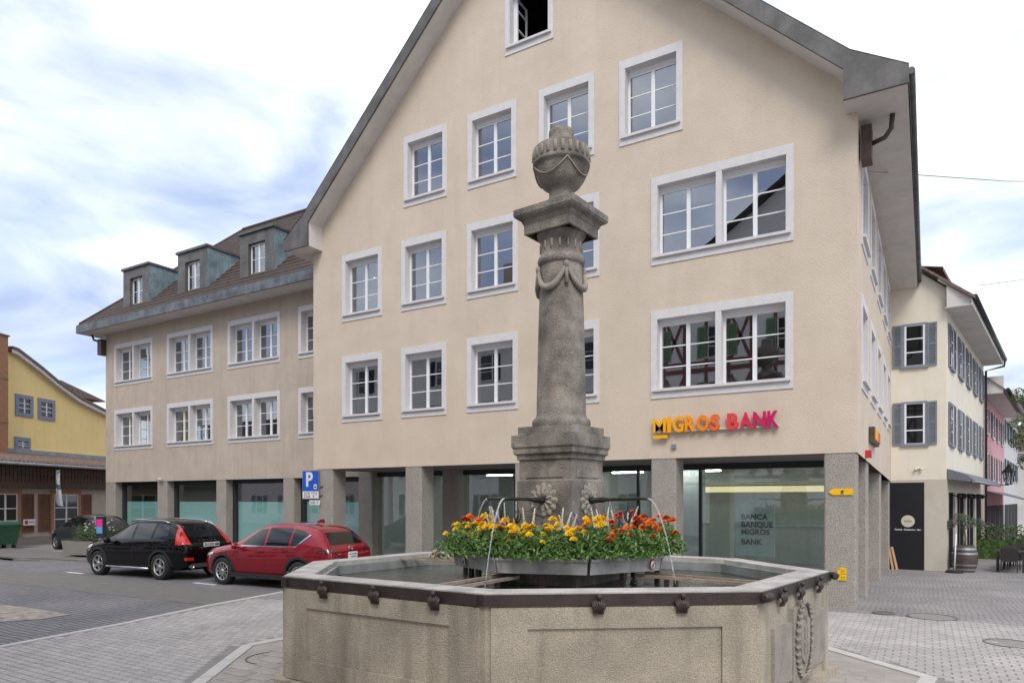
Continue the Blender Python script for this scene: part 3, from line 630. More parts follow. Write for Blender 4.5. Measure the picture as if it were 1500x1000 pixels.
# shopfronts between piers
piers = [(-33.92, -33.15), (-29.73, -29.0), (-25.54, -24.92), (-21.43, -20.82)]
for a, b in piers: wpart('pier', pillar(a, b, VG + .01, VG + .6, WS + .001), 'agg', wing)
sf = MB(); edges = [(-33.15, -29.73), (-29.0, -25.54), (-24.92, -21.43), (-20.82, -17.25)]
for a, b in edges:
    sf.box(a, b, VG + .36, VG + .5, WS - .17, WS); sf.box(a, a + .18, VG + .36, VG + .5, 0, WS - .17); sf.box(b - .05, b, VG + .36, VG + .5, 0, WS - .17); sf.box(a, b, VG + .36, VG + .5, 0, .12)
wpart('shopfront_frame', sf, 'dark_metal', wing)
for a, b in edges:
    wpart('shop_pane', MB().box(a + .18, b - .05, VG + .42, VG + .435, .12, WS - .17), 'shop_glass', wing)
    wpart('frosted_screen', MB().box(a + .2, b - .06, VG + .5, VG + .51, .1, 2.15), 'frosted', wing)
ri = MB(); ri.box(WL + .4, UL - .1, 21.6, 21.7, 0, WS); ri.box(WL + .4, UL - .1, VG + .6, 21.6, WS - .02, WS + .1); ri.box(WL + .4, UL - .1, VG + .6, 21.6, -.02, .02); wpart('room', ri, 'room_wall', wing)
# roof
EV = 17.38; EZ = 10.16; EL = -34.75; d = 5.3
rf = MB(); zt = EZ + .34
rf.add([(EL, EV, zt), (UL, EV, zt), (UL, EV + d, zt + d), (EL + d, EV + d, zt + d)], [(0, 1, 2, 3)]); rf.add([(EL, EV, zt), (EL + d, EV + d, zt + d), (EL + d, 30, zt + d), (EL, 30, zt)], [(0, 1, 2, 3)])
rfo = wpart('roof', rf, 'tile', wing)
# tile courses as real rows on the visible slope
tr_ = MB()
for k in range(22):
    t = k / 22 * d; t2 = t + d / 22; u0 = EL + t + .05; tr_.add([(u0, EV + t - .01, zt + t + .05), (UL, EV + t - .01, zt + t + .05), (UL, EV + t2, zt + t2 + .012), (u0 + d / 22, EV + t2, zt + t2 + .012)], [(0, 1, 2, 3)]); tr_.add([(u0, EV + t - .01, zt + t), (UL, EV + t - .01, zt + t), (UL, EV + t - .01, zt + t + .05), (u0, EV + t - .01, zt + t + .05)], [(0, 1, 2, 3)])
wpart('tile_course', tr_, 'tile', rfo)
rg = MB(); rg.tube([(EL + d, EV + d, zt + d + .03), (UL, EV + d, zt + d + .03)], .1); rg.tube([(EL + .1, EV + .1, zt + .1), (EL + d, EV + d, zt + d)], .09); wpart('ridge_tile', rg, 'tile', rfo)
ef = MB(); ef.box(EL, UL, EV - .03, EV + .05, EZ, zt + .02); ef.box(EL, EL + .06, EV + .05, 30, EZ, zt + .02); wpart('eave_fascia', ef, 'zinc_blue', wing)
es = MB(); es.add([(EL + .03, EV + .05, EZ + .02), (UL, EV + .05, EZ + .02), (UL, VG, EZ + .02), (EL + .03, VG, EZ + .02)], [(0, 1, 2, 3)]); es.add([(EL + .03, VG, EZ + .02), (WL, VG, EZ + .02), (WL, 28, EZ + .02), (EL + .03, 28, EZ + .02)], [(0, 1, 2, 3)]); wpart('eave_soffit', es, 'soffit_white', wing)
db = MB(); db.box(WL - .28, WL + .05, VG - .25, VG + .1, 9.2, 9.95); db.tube([(WL - .12, VG - .1, 9.8), (WL - .5, VG - .3, 9.95), (WL - .55, VG - .35, 10.18)], .05); wpart('downpipe_box', db, 'copper_dark', wing)
for a, b in ((-31.76, -29.72), (-27.6, -25.58), (-23.5, -21.5)):
    dm = MB(); v0 = EV + .55; zt_ = 12.76; vb = EV + (zt_ - zt) + .25; cu = (a + b) / 2
    dm.box(a, cu - .5, v0, v0 + .12, zt, zt_); dm.box(cu + .5, b, v0, v0 + .12, zt, zt_); dm.box(cu - .5, cu + .5, v0, v0 + .12, 12.35, zt_)
    sd_ = MB(); a_, b_ = a - .004, b + .004; sd_.add([(a_, v0, zt), (a_, v0, zt_), (a_, vb, zt_), (a_, v0 + .3, zt + .3)], [(0, 1, 2, 3)]); sd2 = MB(); sd2.add([(b_, v0, zt), (b_, v0 + .3, zt + .3), (b_, vb, zt_), (b_, v0, zt_)], [(0, 1, 2, 3)])
    dm.box(a - .06, b + .06, v0 - .08, vb, zt_ + .002, zt_ + .1)
    for k in range(1, 5): sd2.box(b_ - .01, b_ + .018, v0 + .12 + k * .42, v0 + .15 + k * .42, zt + .12 + k * .42, zt_)
    do = wpart('dormer', dm, 'zinc', wing); wpart('dormer_cheek', sd_, 'patina', do); wpart('dormer_cheek', sd2, 'patina', do)
    fm = MB(); z0 = zt + .18; ft = .05; fv = v0 + .14
    fm.box(cu - .5, cu + .5, fv, fv + .05, z0 - .1, z0); fm.box(cu - .5, cu - .44, fv, fv + .05, z0, 12.35); fm.box(cu + .44, cu + .5, fv, fv + .05, z0, 12.35); fm.box(cu - .04, cu + .04, fv - .01, fv + .05, z0, 12.35); fm.box(cu - .44, cu + .44, fv, fv + .05, 12.28, 12.35)
    for s in (-1, 1):
        for k in (1, 2): z = z0 + (12.28 - z0) * k / 3; fm.box(min(cu + s * .04, cu + s * .44), max(cu + s * .04, cu + s * .44), fv + .01, fv + .035, z - .012, z + .012)
    wpart('dormer_frame', fm, 'white_frame', do)
    for s in (-1, 1):
        for k in range(3):
            za, zb2 = z0 + (12.28 - z0) * k / 3, z0 + (12.28 - z0) * (k + 1) / 3; wpart('pane', MB().box(min(cu + s * .04, cu + s * .44), max(cu + s * .04, cu + s * .44), fv + .02, fv + .026, za, zb2), 'glass', do)
# ------------------------------------------------------------------ fountain
fountain = thing('fountain', 'octagonal stone fountain basin with carved column, urn and iron banded rim', 'fountain', (CEN.x, CEN.y, 0))
def ring(mb, po, pi, z0, z1):
    n = len(po); mb.add([(p.x, p.y, z0) for p in po] + [(p.x, p.y, z1) for p in po] + [(p.x, p.y, z1) for p in pi] + [(p.x, p.y, z0) for p in pi],
        [(i, (i + 1) % n, n + (i + 1) % n, n + i) for i in range(n)] + [(n + i, n + (i + 1) % n, 2 * n + (i + 1) % n, 2 * n + i) for i in range(n)] + [(2 * n + i, 2 * n + (i + 1) % n, 3 * n + (i + 1) % n, 3 * n + i) for i in range(n)])
B_OUT = offset_poly(OCT, -.012); B_IN = offset_poly(OCT, -.30)
bm_ = MB(); ring(bm_, B_OUT, B_IN, 0, RIM - .13); basin = wpart('basin', bm_, 'basin', fountain)
fm_ = MB(); ring(fm_, offset_poly(OCT, .10), offset_poly(OCT, -.1), 0, .11); wpart('foot_course', fm_, 'basin', basin)
rt = MB(); ring(rt, offset_poly(OCT, -.004), offset_poly(OCT, -.34), RIM - .13, RIM); wpart('rim_stone', rt, 'basin_top', basin)
il = MB(); ring(il, [p for p in offset_poly(OCT, -.345)], [p for p in offset_poly(OCT, -.40)], .3, RIM - .06); wpart('inner_lining', il, 'basin_in', basin)
for zz_ in (RIM - .19,):
    lm = MB(); ring(lm, offset_poly(OCT, -.402), offset_poly(OCT, -.44), zz_ - .03, zz_); wpart('inner_ledge', lm, 'basin_in', basin)
ib = MB(); ring(ib, offset_poly(OCT, .022), offset_poly(OCT, -.003), RIM - .125, RIM - .012); wpart('iron_band', ib, 'iron', fountain)
wm = MB(); wm.add([(p.x, p.y, WATER) for p in offset_poly(OCT, -.35)], [tuple(range(8))]); wpart('water', wm, 'water', fountain)
def face_T(i):                                   # frame on an outer face: x along, y outwards
    a, b = OCT[i], OCT[(i + 1) % 8]; d = (b - a).normalized(); n = Vector((d.y, -d.x)); return a, d, n, (b - a).length
def face_M(i, s, z, out=0.):
    a, d, n, L = face_T(i); p = a + d * s * L + n * out
    return Matrix(((d.x, -n.x, 0, p.x), (d.y, -n.y, 0, p.y), (0, 0, 1, z), (0, 0, 0, 1)))     # local -y points outwards
def shell_mesh():                                # scallop: ribbed fan with a knob
    a = MB(); n = 7
    for k in range(n):
        t = (k - (n - 1) / 2) / ((n - 1) / 2); ang = t * .75
        tip = (math.sin(ang) * .10, -.03 + abs(t) * .008, -.015 + math.cos(ang) * .10 - .07); base = (t * .02, -.02, -.125)
        a.tube([base, ((tip[0] + base[0]) / 2 * 1.15, -.045, (tip[2] + base[2]) / 2), tip], [.012, .017, .014], 6)
    a.lathe([(.001, .03), (.02, .025), (.028, 0), (.02, -.02), (.001, -.026)], 10, M=Matrix.Translation((0, -.045, .035)))
    a.box(-.05, .05, -.03, 0, -.14, -.10); return a.mesh('shell_ornament', 'iron')
SHELL = shell_mesh()
for i, ss in ((0, (.25, .52, .80)), (1, (.40, .70)), (2, (.2, .45, .75)), (7, (.3, .7))):
    for s in ss:
        o = link('shell_ornament', SHELL, fountain); o.matrix_world = Matrix(); o.matrix_parent_inverse = Matrix.Translation(-Vector(fountain.location)) @ face_M(i, s, RIM - .07, .024)
for p, ang in ((OCT[2], 0), (OCT[3], 0)):        # scrolled clamps at the corners
    dirv = (p - CEN).normalized(); q = MB(); base = Vector((p.x, p.y, RIM - .06)); dd = Vector((dirv.x, dirv.y, 0)); tt = Vector((-dirv.y, dirv.x, 0))
    q.tube([base + dd * .06 + tt * s_ * .075 for s_ in (-1, -.5, .5, 1)], [.03, .05, .05, .03], 10); wpart('band_clamp', q, 'iron', fountain)
for s in (.03, .97):
    a, d, n, L = face_T(0); jm = MB(); jm.bar(tuple(a + d * s * L + n * .027) + (RIM - .12,), tuple(a + d * s * L + n * .027) + (RIM - .015,), .03, .03); wpart('band_joint', jm, 'iron', fountain)
# sunk panels on the faces: four border stones stand 15 mm proud of the panel
for i in range(8):
    a, d, n, L = face_T(i); M_ = face_M(i, 0, 0, 0); pn = MB(); e0, e1 = .0, .016
    x0, x1, z0, z1 = .42, L - .42, .36, .98
    for bx in ((.06, x0, .12, RIM - .14), (x1, L - .06, .12, RIM - .14), (x0, x1, .12, z0), (x0, x1, z1, RIM - .14)): pn.box(bx[0], bx[1], -e1, -e0 + .02, bx[2], bx[3], M_)
    if i != 2: wpart('panel_border', pn, 'basin', basin)
# carved coat of arms on the face towards the lane
M_ = face_M(2, .5, .68, .0); cv = MB(); L2 = face_T(2)[3]
for (xa, xb, za, zb_) in ((-.95, -.36, -.42, .22), (.36, .95, -.42, .22), (-.36, .36, -.50, .36)): cv.box(xa + .006, xb - .006, -.028 if abs(xa) > .5 or xb > .5 else -.04, .02, za, zb_, M_)
wpart('carved_block', cv, 'carving', basin)
sh_ = MB(); pts = [(.0, -.30), (.13, -.22), (.165, -.08), (.165, .2), (-.165, .2), (-.165, -.08), (-.13, -.22)]
sh_.add([M_ @ Vector((x, -.068, z)) for x, z in pts] + [M_ @ Vector((x * 1.05, -.035, z * 1.03)) for x, z in pts], [tuple(range(7))[::-1]] + [(i, (i + 1) % 7, 7 + (i + 1) % 7, 7 + i) for i in range(7)])
for r_ in range(4):
    for c_ in range(2): sh_.box(-.075 + c_ * .085, -.015 + c_ * .085, -.082, -.06, -.17 + r_ * .085, -.12 + r_ * .085, M_)
sh_.box(-.012, .018, -.085, -.06, .17, .26, M_)
arms = wpart('coat_of_arms', sh_, 'carving', basin)
wr_ = MB()
for s in (-1, 1):
    for k in range(15):
        t = k / 14; ang = math.pi * (t * .93 + .035); x = s * math.sin(ang) * .27; z = -math.cos(ang) * .42 - .02; tx = s * math.cos(ang) * .27; tz = math.sin(ang) * .42
        for off in (-1, 0, 1):
            dv = Vector((tx + off * .10 * s * -1, 0, tz)).normalized() * .075; wr_.tube([M_ @ Vector((x + off * .022, -.045, z)), M_ @ (Vector((x + off * .03, -.072, z)) + dv * .5), M_ @ (Vector((x + off * .04, -.05, z)) + dv)], [.008, .017, .004], 5)
wpart('laurel_wreath', wr_, 'carving', basin)
# column
CC = Vector((-4.31, 8.49)); CA = R(-5.7)
def sq(mb, prof, ang=CA):                        # square mouldings: (half side, z)
    vs = []; n = 4
    for h, z in prof:
        for k in range(4):
            x, y = [(-h, -h), (h, -h), (h, h), (-h, h)][k]; vs.append((CC.x + x * math.cos(ang) - y * math.sin(ang), CC.y + x * math.sin(ang) + y * math.cos(ang), z))
    fs = [(i * 4 + k, i * 4 + (k + 1) % 4, (i + 1) * 4 + (k + 1) % 4, (i + 1) * 4 + k) for i in range(len(prof) - 1) for k in range(4)]
    mb.add(vs, fs + [tuple(range(len(prof) * 4 - 4, len(prof) * 4))])
pd = MB(); sq(pd, [(.62, .2), (.62, 1.30), (.55, 1.34), (.435, 1.36), (.435, 2.50), (.415, 2.515), (.415, 2.78), (.44, 2.79), (.44, 2.84), (.475, 2.87), (.475, 2.93), (.495, 2.96), (.495, 3.12), (.43, 3.125), (.43, 3.235)]); ped = wpart('pedestal', pd, 'column', fountain)
pp = MB()
for k in range(4):                               # sunk field on the upper die
    A_ = Matrix.Translation((CC.x, CC.y, 0)) @ Matrix.Rotation(CA + k * math.pi / 2, 4, 'Z'); pp.box(-.29, .29, -.428, -.41, 2.545, 2.70, A_)
wpart('pedestal_field', pp, 'column', ped)
def cl(mb, prof, n=40, smooth=True): mb.lathe(prof, n, (CC.x, CC.y), smooth)
sf_ = MB(); cl(sf_, [(.39, 3.236), (.405, 3.28), (.40, 3.33), (.375, 3.355), (.355, 3.37), (.35, 3.39), (.342, 3.42), (.338, 3.7), (.325, 4.3), (.308, 4.9), (.288, 5.46), (.287, 5.47)]); wpart('shaft', sf_, 'column', fountain)
cp = MB(); cl(cp, [(.285, 5.46), (.318, 5.475), (.33, 5.52), (.318, 5.565), (.298, 5.575), (.29, 5.60), (.285, 5.62), (.285, 5.80), (.30, 5.815), (.30, 5.84), (.33, 5.86), (.345, 5.89), (.30, 5.90)])
cap = wpart('capital', cp, 'column', fountain)
ft_ = MB()
for k in range(16):
    a = 2 * math.pi * k / 16; x, y = CC.x + math.cos(a) * .285, CC.y + math.sin(a) * .285; ft_.lathe([(.001, 5.645), (.018, 5.655), (.018, 5.765), (.001, 5.775)], 6, (x, y))
wpart('flute', ft_, 'carving', cap)
ab = MB(); sq(ab, [(.34, 5.87), (.37, 5.875), (.37, 6.0), (.385, 6.02), (.40, 6.06), (.455, 6.09), (.475, 6.12), (.475, 6.20), (.30, 6.24)]); wpart('abacus', ab, 'column', cap)
gl = MB()
for k in range(4):                               # garlands hung from four bosses under the ring
    a0 = CA + R(45) + k * math.pi / 2; pts = []
    for j in range(13):
        t = j / 12; a = a0 + t * math.pi / 2; sag = 4 * t * (1 - t); pts.append((CC.x + math.cos(a) * (.318 + .02 * sag), CC.y + math.sin(a) * (.318 + .02 * sag), 5.40 - .30 * sag))
    gl.tube(pts, [.018 + .026 * 4 * (j / 12) * (1 - j / 12) + .004 * (j % 2) for j in range(13)], 8); gl.lathe([(.001, 5.46), (.035, 5.44), (.042, 5.40), (.035, 5.36), (.001, 5.34)], 8, (CC.x + math.cos(a0) * .32, CC.y + math.sin(a0) * .32))
    gl.tube([(CC.x + math.cos(a0) * .325, CC.y + math.sin(a0) * .325, 5.38), (CC.x + math.cos(a0) * .33, CC.y + math.sin(a0) * .33, 5.14)], [.022, .03], 7)
wpart('garland', gl, 'carving', fountain)
ur = MB(); cl(ur, [(.28, 6.235), (.28, 6.30), (.22, 6.34), (.17, 6.40), (.165, 6.49), (.19, 6.52), (.26, 6.57), (.325, 6.66), (.36, 6.76), (.372, 6.82), (.395, 6.83), (.395, 6.87), (.385, 6.875), (.385, 7.06), (.375, 7.07), (.235, 7.075), (.215, 7.10), (.19, 7.16), (.165, 7.22), (.175, 7.28), (.17, 7.33), (.10, 7.35), (.001, 7.34)])
urn = wpart('urn', ur, 'column', fountain)
uf = MB()
for k in range(24): a = 2 * math.pi * k / 24; uf.lathe([(.001, 6.895), (.026, 6.905), (.026, 7.03), (.001, 7.04)], 6, (CC.x + math.cos(a) * .383, CC.y + math.sin(a) * .383))
for k in range(4):
    a0 = CA + R(45) + k * math.pi / 2; pts = [(CC.x + math.cos(a0 + t * math.pi / 2) * (.385 - .05 * 4 * t * (1 - t)), CC.y + math.sin(a0 + t * math.pi / 2) * (.385 - .05 * 4 * t * (1 - t)), 6.82 - .17 * 4 * t * (1 - t)) for t in [j / 10 for j in range(11)]]; uf.tube(pts, .011, 6)
wpart('urn_relief', uf, 'carving', urn)
# rosettes, spouts and jets on the four faces
for k in range(4):
    A_ = Matrix.Translation((CC.x, CC.y, 2.24)) @ Matrix.Rotation(CA + k * math.pi / 2, 4, 'Z')
    rs = MB()
    for lay, (n, r0, r1, yy) in enumerate(((12, .06, .235, -.437), (10, .03, .16, -.455))):
        for j in range(n):
            a = 2 * math.pi * (j + .5 * lay) / n; c_, s_ = math.cos(a), math.sin(a); wv = r1 * .30
            P_ = lambda r, w, y: A_ @ Vector((c_ * r - s_ * w, y, s_ * r + c_ * w))
            ra, rb_ = r0 + (r1 - r0) * .45, r0 + (r1 - r0) * .85; rs.add([P_(r0, 0, yy), P_(ra, wv * .8, yy - .008), P_(rb_, wv * .62, yy - .010), P_(r1, 0, yy - .004), P_(rb_, -wv * .62, yy - .010), P_(ra, -wv * .8, yy - .008), P_(ra, 0, yy - .034), P_(rb_, 0, yy - .028)], [(0, 6, 1), (1, 6, 7, 2), (2, 7, 3), (3, 7, 4), (4, 7, 6, 5), (5, 6, 0)])
    wpart('rosette', rs, 'carving', ped)
    sp = MB(); sp.tube([A_ @ Vector((0, y, z)) for y, z in ((-.43, 0), (-.50, 0), (-.52, .0), (-.66, .004), (-.70, .008), (-1.22, .022), (-1.30, .02))], [.045, .05, .035, .038, .024, .02, .02], 10)
    sp.tube([A_ @ Vector((0, -1.02, .02)), A_ @ Vector((0, -1.02, -.12))], .007, 6)
    spo = wpart('spout', sp, 'bronze', fountain)
    orn = MB()
    for j in range(6): a = j * math.pi / 3; orn.tube([A_ @ Vector((math.cos(a) * .05 * math.sin(t), -1.02 + math.sin(a) * .05 * math.sin(t), -.12 - .17 * t / math.pi)) for t in [q_ * math.pi / 6 for q_ in range(7)]], .007, 5)
    wpart('spout_pendant', orn, 'bronze', spo)
    jt = MB(); pts = []
    for j in range(12):
        t = j / 11; pts.append(A_ @ Vector((0, -1.30 - .38 * t, .02 - 1.07 * t * t)))
    jt.tube(pts, [.011 - .004 * j / 11 for j in range(12)], 6); wpart('water_jet', jt, 'jet', fountain)
# iron bars that carry buckets under the jets, with little props
for k in range(4):
    A_ = Matrix.Translation((CC.x, CC.y, 0)) @ Matrix.Rotation(CA + k * math.pi / 2, 4, 'Z')
    for s in (-.14, .14):
        e = 1.35
        while inside(offset_poly(OCT, -.38), Vector((A_ @ Vector((s, -e, 0)))[:2])): e += .05
        wpart('carrier_bar', MB().bar(A_ @ Vector((s, -1.2, RIM - .035)), A_ @ Vector((s, -e, RIM - .05)), .05, .035), 'timber_wet', fountain)
        wpart('bar_prop', MB().bar(A_ @ Vector((s, -1.62, .4)), A_ @ Vector((s, -1.62, RIM - .06)), .05, .05, (1, 0, 0)), 'iron', fountain)
# ------------------------------------------------------------------ flower troughs round the column
FR = math.atan2(-cth, sth)                       # direction from the column towards the camera
T_Z0, T_Z1, TR = 1.36, 1.545, 1.5
def spoke(deg, r): a = FR + R(deg); return Vector((CC.x + math.cos(a) * r, CC.y + math.sin(a) * r))
def plant_geo(kind):
    n = 720 if kind != 'pansy' else 300
    def smp():
        while True:
            p = RNG.uniform(-1, 1, 3)
            if p[2] > -.15 and .35 < np.linalg.norm(p) < 1: return (p[0] * .235, p[1] * .235, .05 + max(0, p[2]) * .25 + RNG.normal() * .012)
    return leaves(n, smp, .030, .42, 'foliage', 'leaf_marigold', .6)
PLANT = [plant_geo('m') for _ in range(5)]; PANSY = plant_geo('pansy')
def head_mesh(m, r):
    a = MB()
    for lay in range(4):
        n = 13 - lay * 2; rr = r * (1 - lay * .2); z = r * (0, .22, .38, .48)[lay]
        for j in range(n):
            t = 2 * math.pi * (j + .5 * (lay % 2)) / n + random.uniform(-.1, .1); c_, s_ = math.cos(t), math.sin(t); w = rr * .36; zz2 = z + random.uniform(-.003, .004)
            a.add([(0, 0, z), (c_ * rr * .75 - s_ * w, s_ * rr * .75 + c_ * w, zz2 - r * .05), (c_ * rr, s_ * rr, zz2 - r * .22), (c_ * rr * .75 + s_ * w, s_ * rr * .75 - c_ * w, zz2 + .004)], [(0, 3, 2, 1)])
    a.tube([(0, 0, -.02), (0, 0, 0)], [.006, .012], 5); return a.mesh('flower_head', m)
HY = [head_mesh('petal_yellow', r) for r in (.056, .048, .038)]; HO = [head_mesh('petal_orange', r) for r in (.052, .045, .036)]; HW = head_mesh('petal_white', .03)
def spike_mesh(m, h):
    a = MB(); a.tube([(0, 0, 0), (.01, 0, h * .5), (0, .01, h)], [.005, .004, .002], 5)
    for k in range(34):
        z = h * (.35 + .65 * k / 34); t = k * 2.4; r = .016 * (1.2 - k / 34); a.lathe([(.001, -.009), (.008, 0), (.001, .011)], 5, M=Matrix.Translation((math.cos(t) * r, math.sin(t) * r, z)) @ Matrix.Rotation(t, 4, 'Z'))
    return a.mesh('flower_spike', m)
SPW = [spike_mesh('petal_white', h) for h in (.50, .40, .33)]; SPP = [spike_mesh('petal_purple', h) for h in (.44, .36, .28)]
def marigold(p, z, heads, label, group, sc=1.):
    o = thing('marigold_plant', label, 'plant', (p.x, p.y, z), random.uniform(0, 6.28), group); o.scale = (sc,) * 3
    link('foliage', random.choice(PLANT), o)
    n = random.choice((3, 4, 5, 6, 7)); o['label'] = label % ('%s open flower heads' % {3: 'three', 4: 'four', 5: 'five', 6: 'six', 7: 'seven'}[n])
    for k in range(n):
        a = random.uniform(0, 6.28); r = random.uniform(.02, .22); h = link('flower_head', random.choice(heads), o, (math.cos(a) * r, math.sin(a) * r, .33 - r * r * 3.2 + random.uniform(-.01, .06))); h.rotation_euler = (random.uniform(-.35, .35), random.uniform(-.35, .35), 0)
LBY, LBO = 'yellow marigold plant with %s in a zinc trough', 'orange marigold plant with %s in a zinc trough'
for k in range(8):
    a0, a1 = -36.5 + 45 * k, 8.5 + 45 * k; g = .7
    o0, o1, i0, i1 = spoke(a0 + g, TR), spoke(a1 - g, TR), spoke(a0 + g * 2, .80), spoke(a1 - g * 2, .80)
    lab = ['zinc trough of yellow marigolds with chalky stains, standing over the basin water', 'zinc trough of orange marigolds with a no drinking mark at its end', 'zinc trough of orange marigolds on the lane side of the column', 'zinc trough behind the column on the side of the bank', 'zinc trough behind the column on the side of the bank', 'zinc trough behind the column on the side of the bank', 'zinc trough of mixed marigolds on the parked cars side of the column', 'zinc trough of yellow marigolds with a round no drinking mark'][k]
    tr = thing('flower_trough', lab, 'trough', (CC.x, CC.y, T_Z0), 0, 'zinc troughs round the fountain column')
    b = MB(); q = [o0, o1, i1, i0]; qi = [spoke(a0 + g * 1.6, TR - .025), spoke(a1 - g * 1.6, TR - .025), spoke(a1 - g * 3, .82), spoke(a0 + g * 3, .82)]; sl_ = [CC.lerp(p, .975) for p in q]
    b.add([(*p, T_Z0) for p in sl_] + [(*p, T_Z1) for p in q] + [(*p, T_Z1) for p in qi] + [(*p, T_Z0 + .1) for p in qi], [(3, 2, 1, 0)] + [(i, (i + 1) % 4, 4 + (i + 1) % 4, 4 + i) for i in range(4)] + [(4 + i, 4 + (i + 1) % 4, 8 + (i + 1) % 4, 8 + i) for i in range(4)] + [(8 + i, 8 + (i + 1) % 4, 12 + (i + 1) % 4, 12 + i) for i in range(4)])
    wpart('tray', b, 'zinc_tray', tr)
    lip = MB(); lip.bar((*o0, T_Z1 - .012), (*o1, T_Z1 - .012), .03, .03); wpart('lip', lip, 'zinc_tray', tr)
    wpart('earth', MB().add([(*p, T_Z1 - .03) for p in qi], [(0, 1, 2, 3)]), 'soil', tr)
    wpart('bracket', MB().bar((*spoke(a0 + 22.5, 1.3), .5), (*spoke(a0 + 22.5, 1.3), T_Z0 + .002), .06, .06, (1, 0, 0)), 'iron', tr)
    if k in (7, 0, 1, 2):
        st = MB(); mid = o0.lerp(o1, .30 if k == 7 else .86); dn = (mid - CC).normalized(); M2 = Matrix.Translation((mid.x + dn.x * .004, mid.y + dn.y * .004, (T_Z0 + T_Z1) / 2 - .01)) @ Vector((dn.x, dn.y, 0)).to_track_quat('Z', 'Y').to_matrix().to_4x4()
        if k in (7, 1): st.lathe([(.062, .002), (.048, .003)], 20, M=M2); wpart('no_drinking_mark', st, 'ink_red', tr); s2 = MB(); s2.lathe([(.048, .0025), (.001, .003)], 20, M=M2); s2b = wpart('mark_plate', s2, 'plate', tr); s3 = MB(); s3.bar(M2 @ Vector((-.03, -.02, .005)), M2 @ Vector((.03, .022, .005)), .014, .003); s3.bar(M2 @ Vector((.0, -.035, .006)), M2 @ Vector((0, .01, .006)), .024, .003); wpart('mark_print', s3, 'ink', tr)
    for t, rr in ((.12, 1.32), (.37, 1.36), (.63, 1.36), (.88, 1.32), (.25, 1.08), (.75, 1.08), (.5, 1.12)):
        if k in (3, 4, 5) and random.random() < .4: continue
        yellow = k in (7, 0, 6) or (k == 1 and t < .2)
        if k == 6 and t < .5 or k == 7 and t < .3 and rr > 1.3: yellow = False
        if k == 7 and t > .3: yellow = True
        p = spoke(a0 + 45 * t, rr + random.uniform(-.04, .04)); marigold(p, T_Z1 - .035, HY if yellow else HO, LBY if yellow else LBO, 'yellow marigolds' if yellow else 'orange marigolds', random.uniform(1.1, 1.45))
    for t in (.15, .45, .7, .9):
        for s_, mlist, nm, lb, gp in ((0, SPW, 'white_salvia', 'white salvia with upright flower spikes behind the marigolds', 'white salvias'), (1, SPP, 'purple_salvia', 'purple salvia with upright flower spikes behind the marigolds', 'purple salvias')):
            if random.random() < .42:
                p = spoke(a0 + 45 * t + s_ * 4, .93); o = thing(nm, lb, 'plant', (p.x, p.y, T_Z1 - .03), random.uniform(0, 6), gp); link('foliage', PANSY, o)
                for q_ in range(random.choice((2, 3))): h = link('flower_spike', random.choice(mlist), o, (random.uniform(-.08, .08), random.uniform(-.08, .08), .12 + random.uniform(0, .08))); h.rotation_euler = (random.uniform(-.4, .4), random.uniform(-.4, .4), 0)
p = spoke(-88, 1.52); o = thing('trailing_pansy', 'trailing pansy with white and orange blooms hanging over the trough edge', 'plant', (p.x, p.y, T_Z1 - .12)); o.scale = (1.25, 1.25, 1.0); link('foliage', PANSY, o)
for k, (x_, y_, h_) in enumerate(((-.2, -.05, .08), (-.12, -.14, .12), (-.22, .05, .04))): hh_ = link('flower_head', HW if k == 1 else HO[2], o, (x_, y_, h_)); hh_.rotation_euler = (.9, -.4, 0)

# ------------------------------------------------------------------ cars
def patch(bvh, poly, axis, off, m, name, root, res=.07, side=-1):
    """polygon in (x,z) thrown onto the body along y (axis 'y'), or in (y,z) along x (axis 'x')"""
    bm = bmesh.new(); vs_ = [bm.verts.new((p[0], 0, p[1])) for p in poly]; bm.faces.new(vs_)
    xs = [p[0] for p in poly]; zs = [p[1] for p in poly]
    for lo, hi, no in ((min(xs), max(xs), (1, 0, 0)), (min(zs), max(zs), (0, 0, 1))):
        k = lo + res
        while k < hi - .005:
            bmesh.ops.bisect_plane(bm, geom=bm.verts[:] + bm.edges[:] + bm.faces[:], plane_co=(k * no[0], 0, k * no[2]), plane_no=no); k += res
    for v in bm.verts:
        if axis == 'y': o_, d_ = Vector((v.co.x, side * 3, v.co.z)), Vector((0, -side, 0))
        else: o_, d_ = Vector((side * 9, v.co.x, v.co.z)), Vector((-side, 0, 0))
        h, nn, _, _ = bvh.ray_cast(o_, d_)
        v.co = (h + (nn if nn.dot(d_) < 0 else -nn) * off) if h else Vector((v.co.x, side * .8, v.co.z)) if axis == 'y' else Vector((side * 2, v.co.x, v.co.z))
    me = bpy.data.meshes.new(name); bm.to_mesh(me); bm.free(); me.materials.append(MATS[m]); me.polygons.foreach_set('use_smooth', [True] * len(me.polygons))
    return link(name, me, root)
def lerp_tab(tab, x):
    for (a, va), (b, vb) in zip(tab, tab[1:]):
        if x <= b: return va + (vb - va) * max(0, (x - a) / (b - a))
    return tab[-1][1]
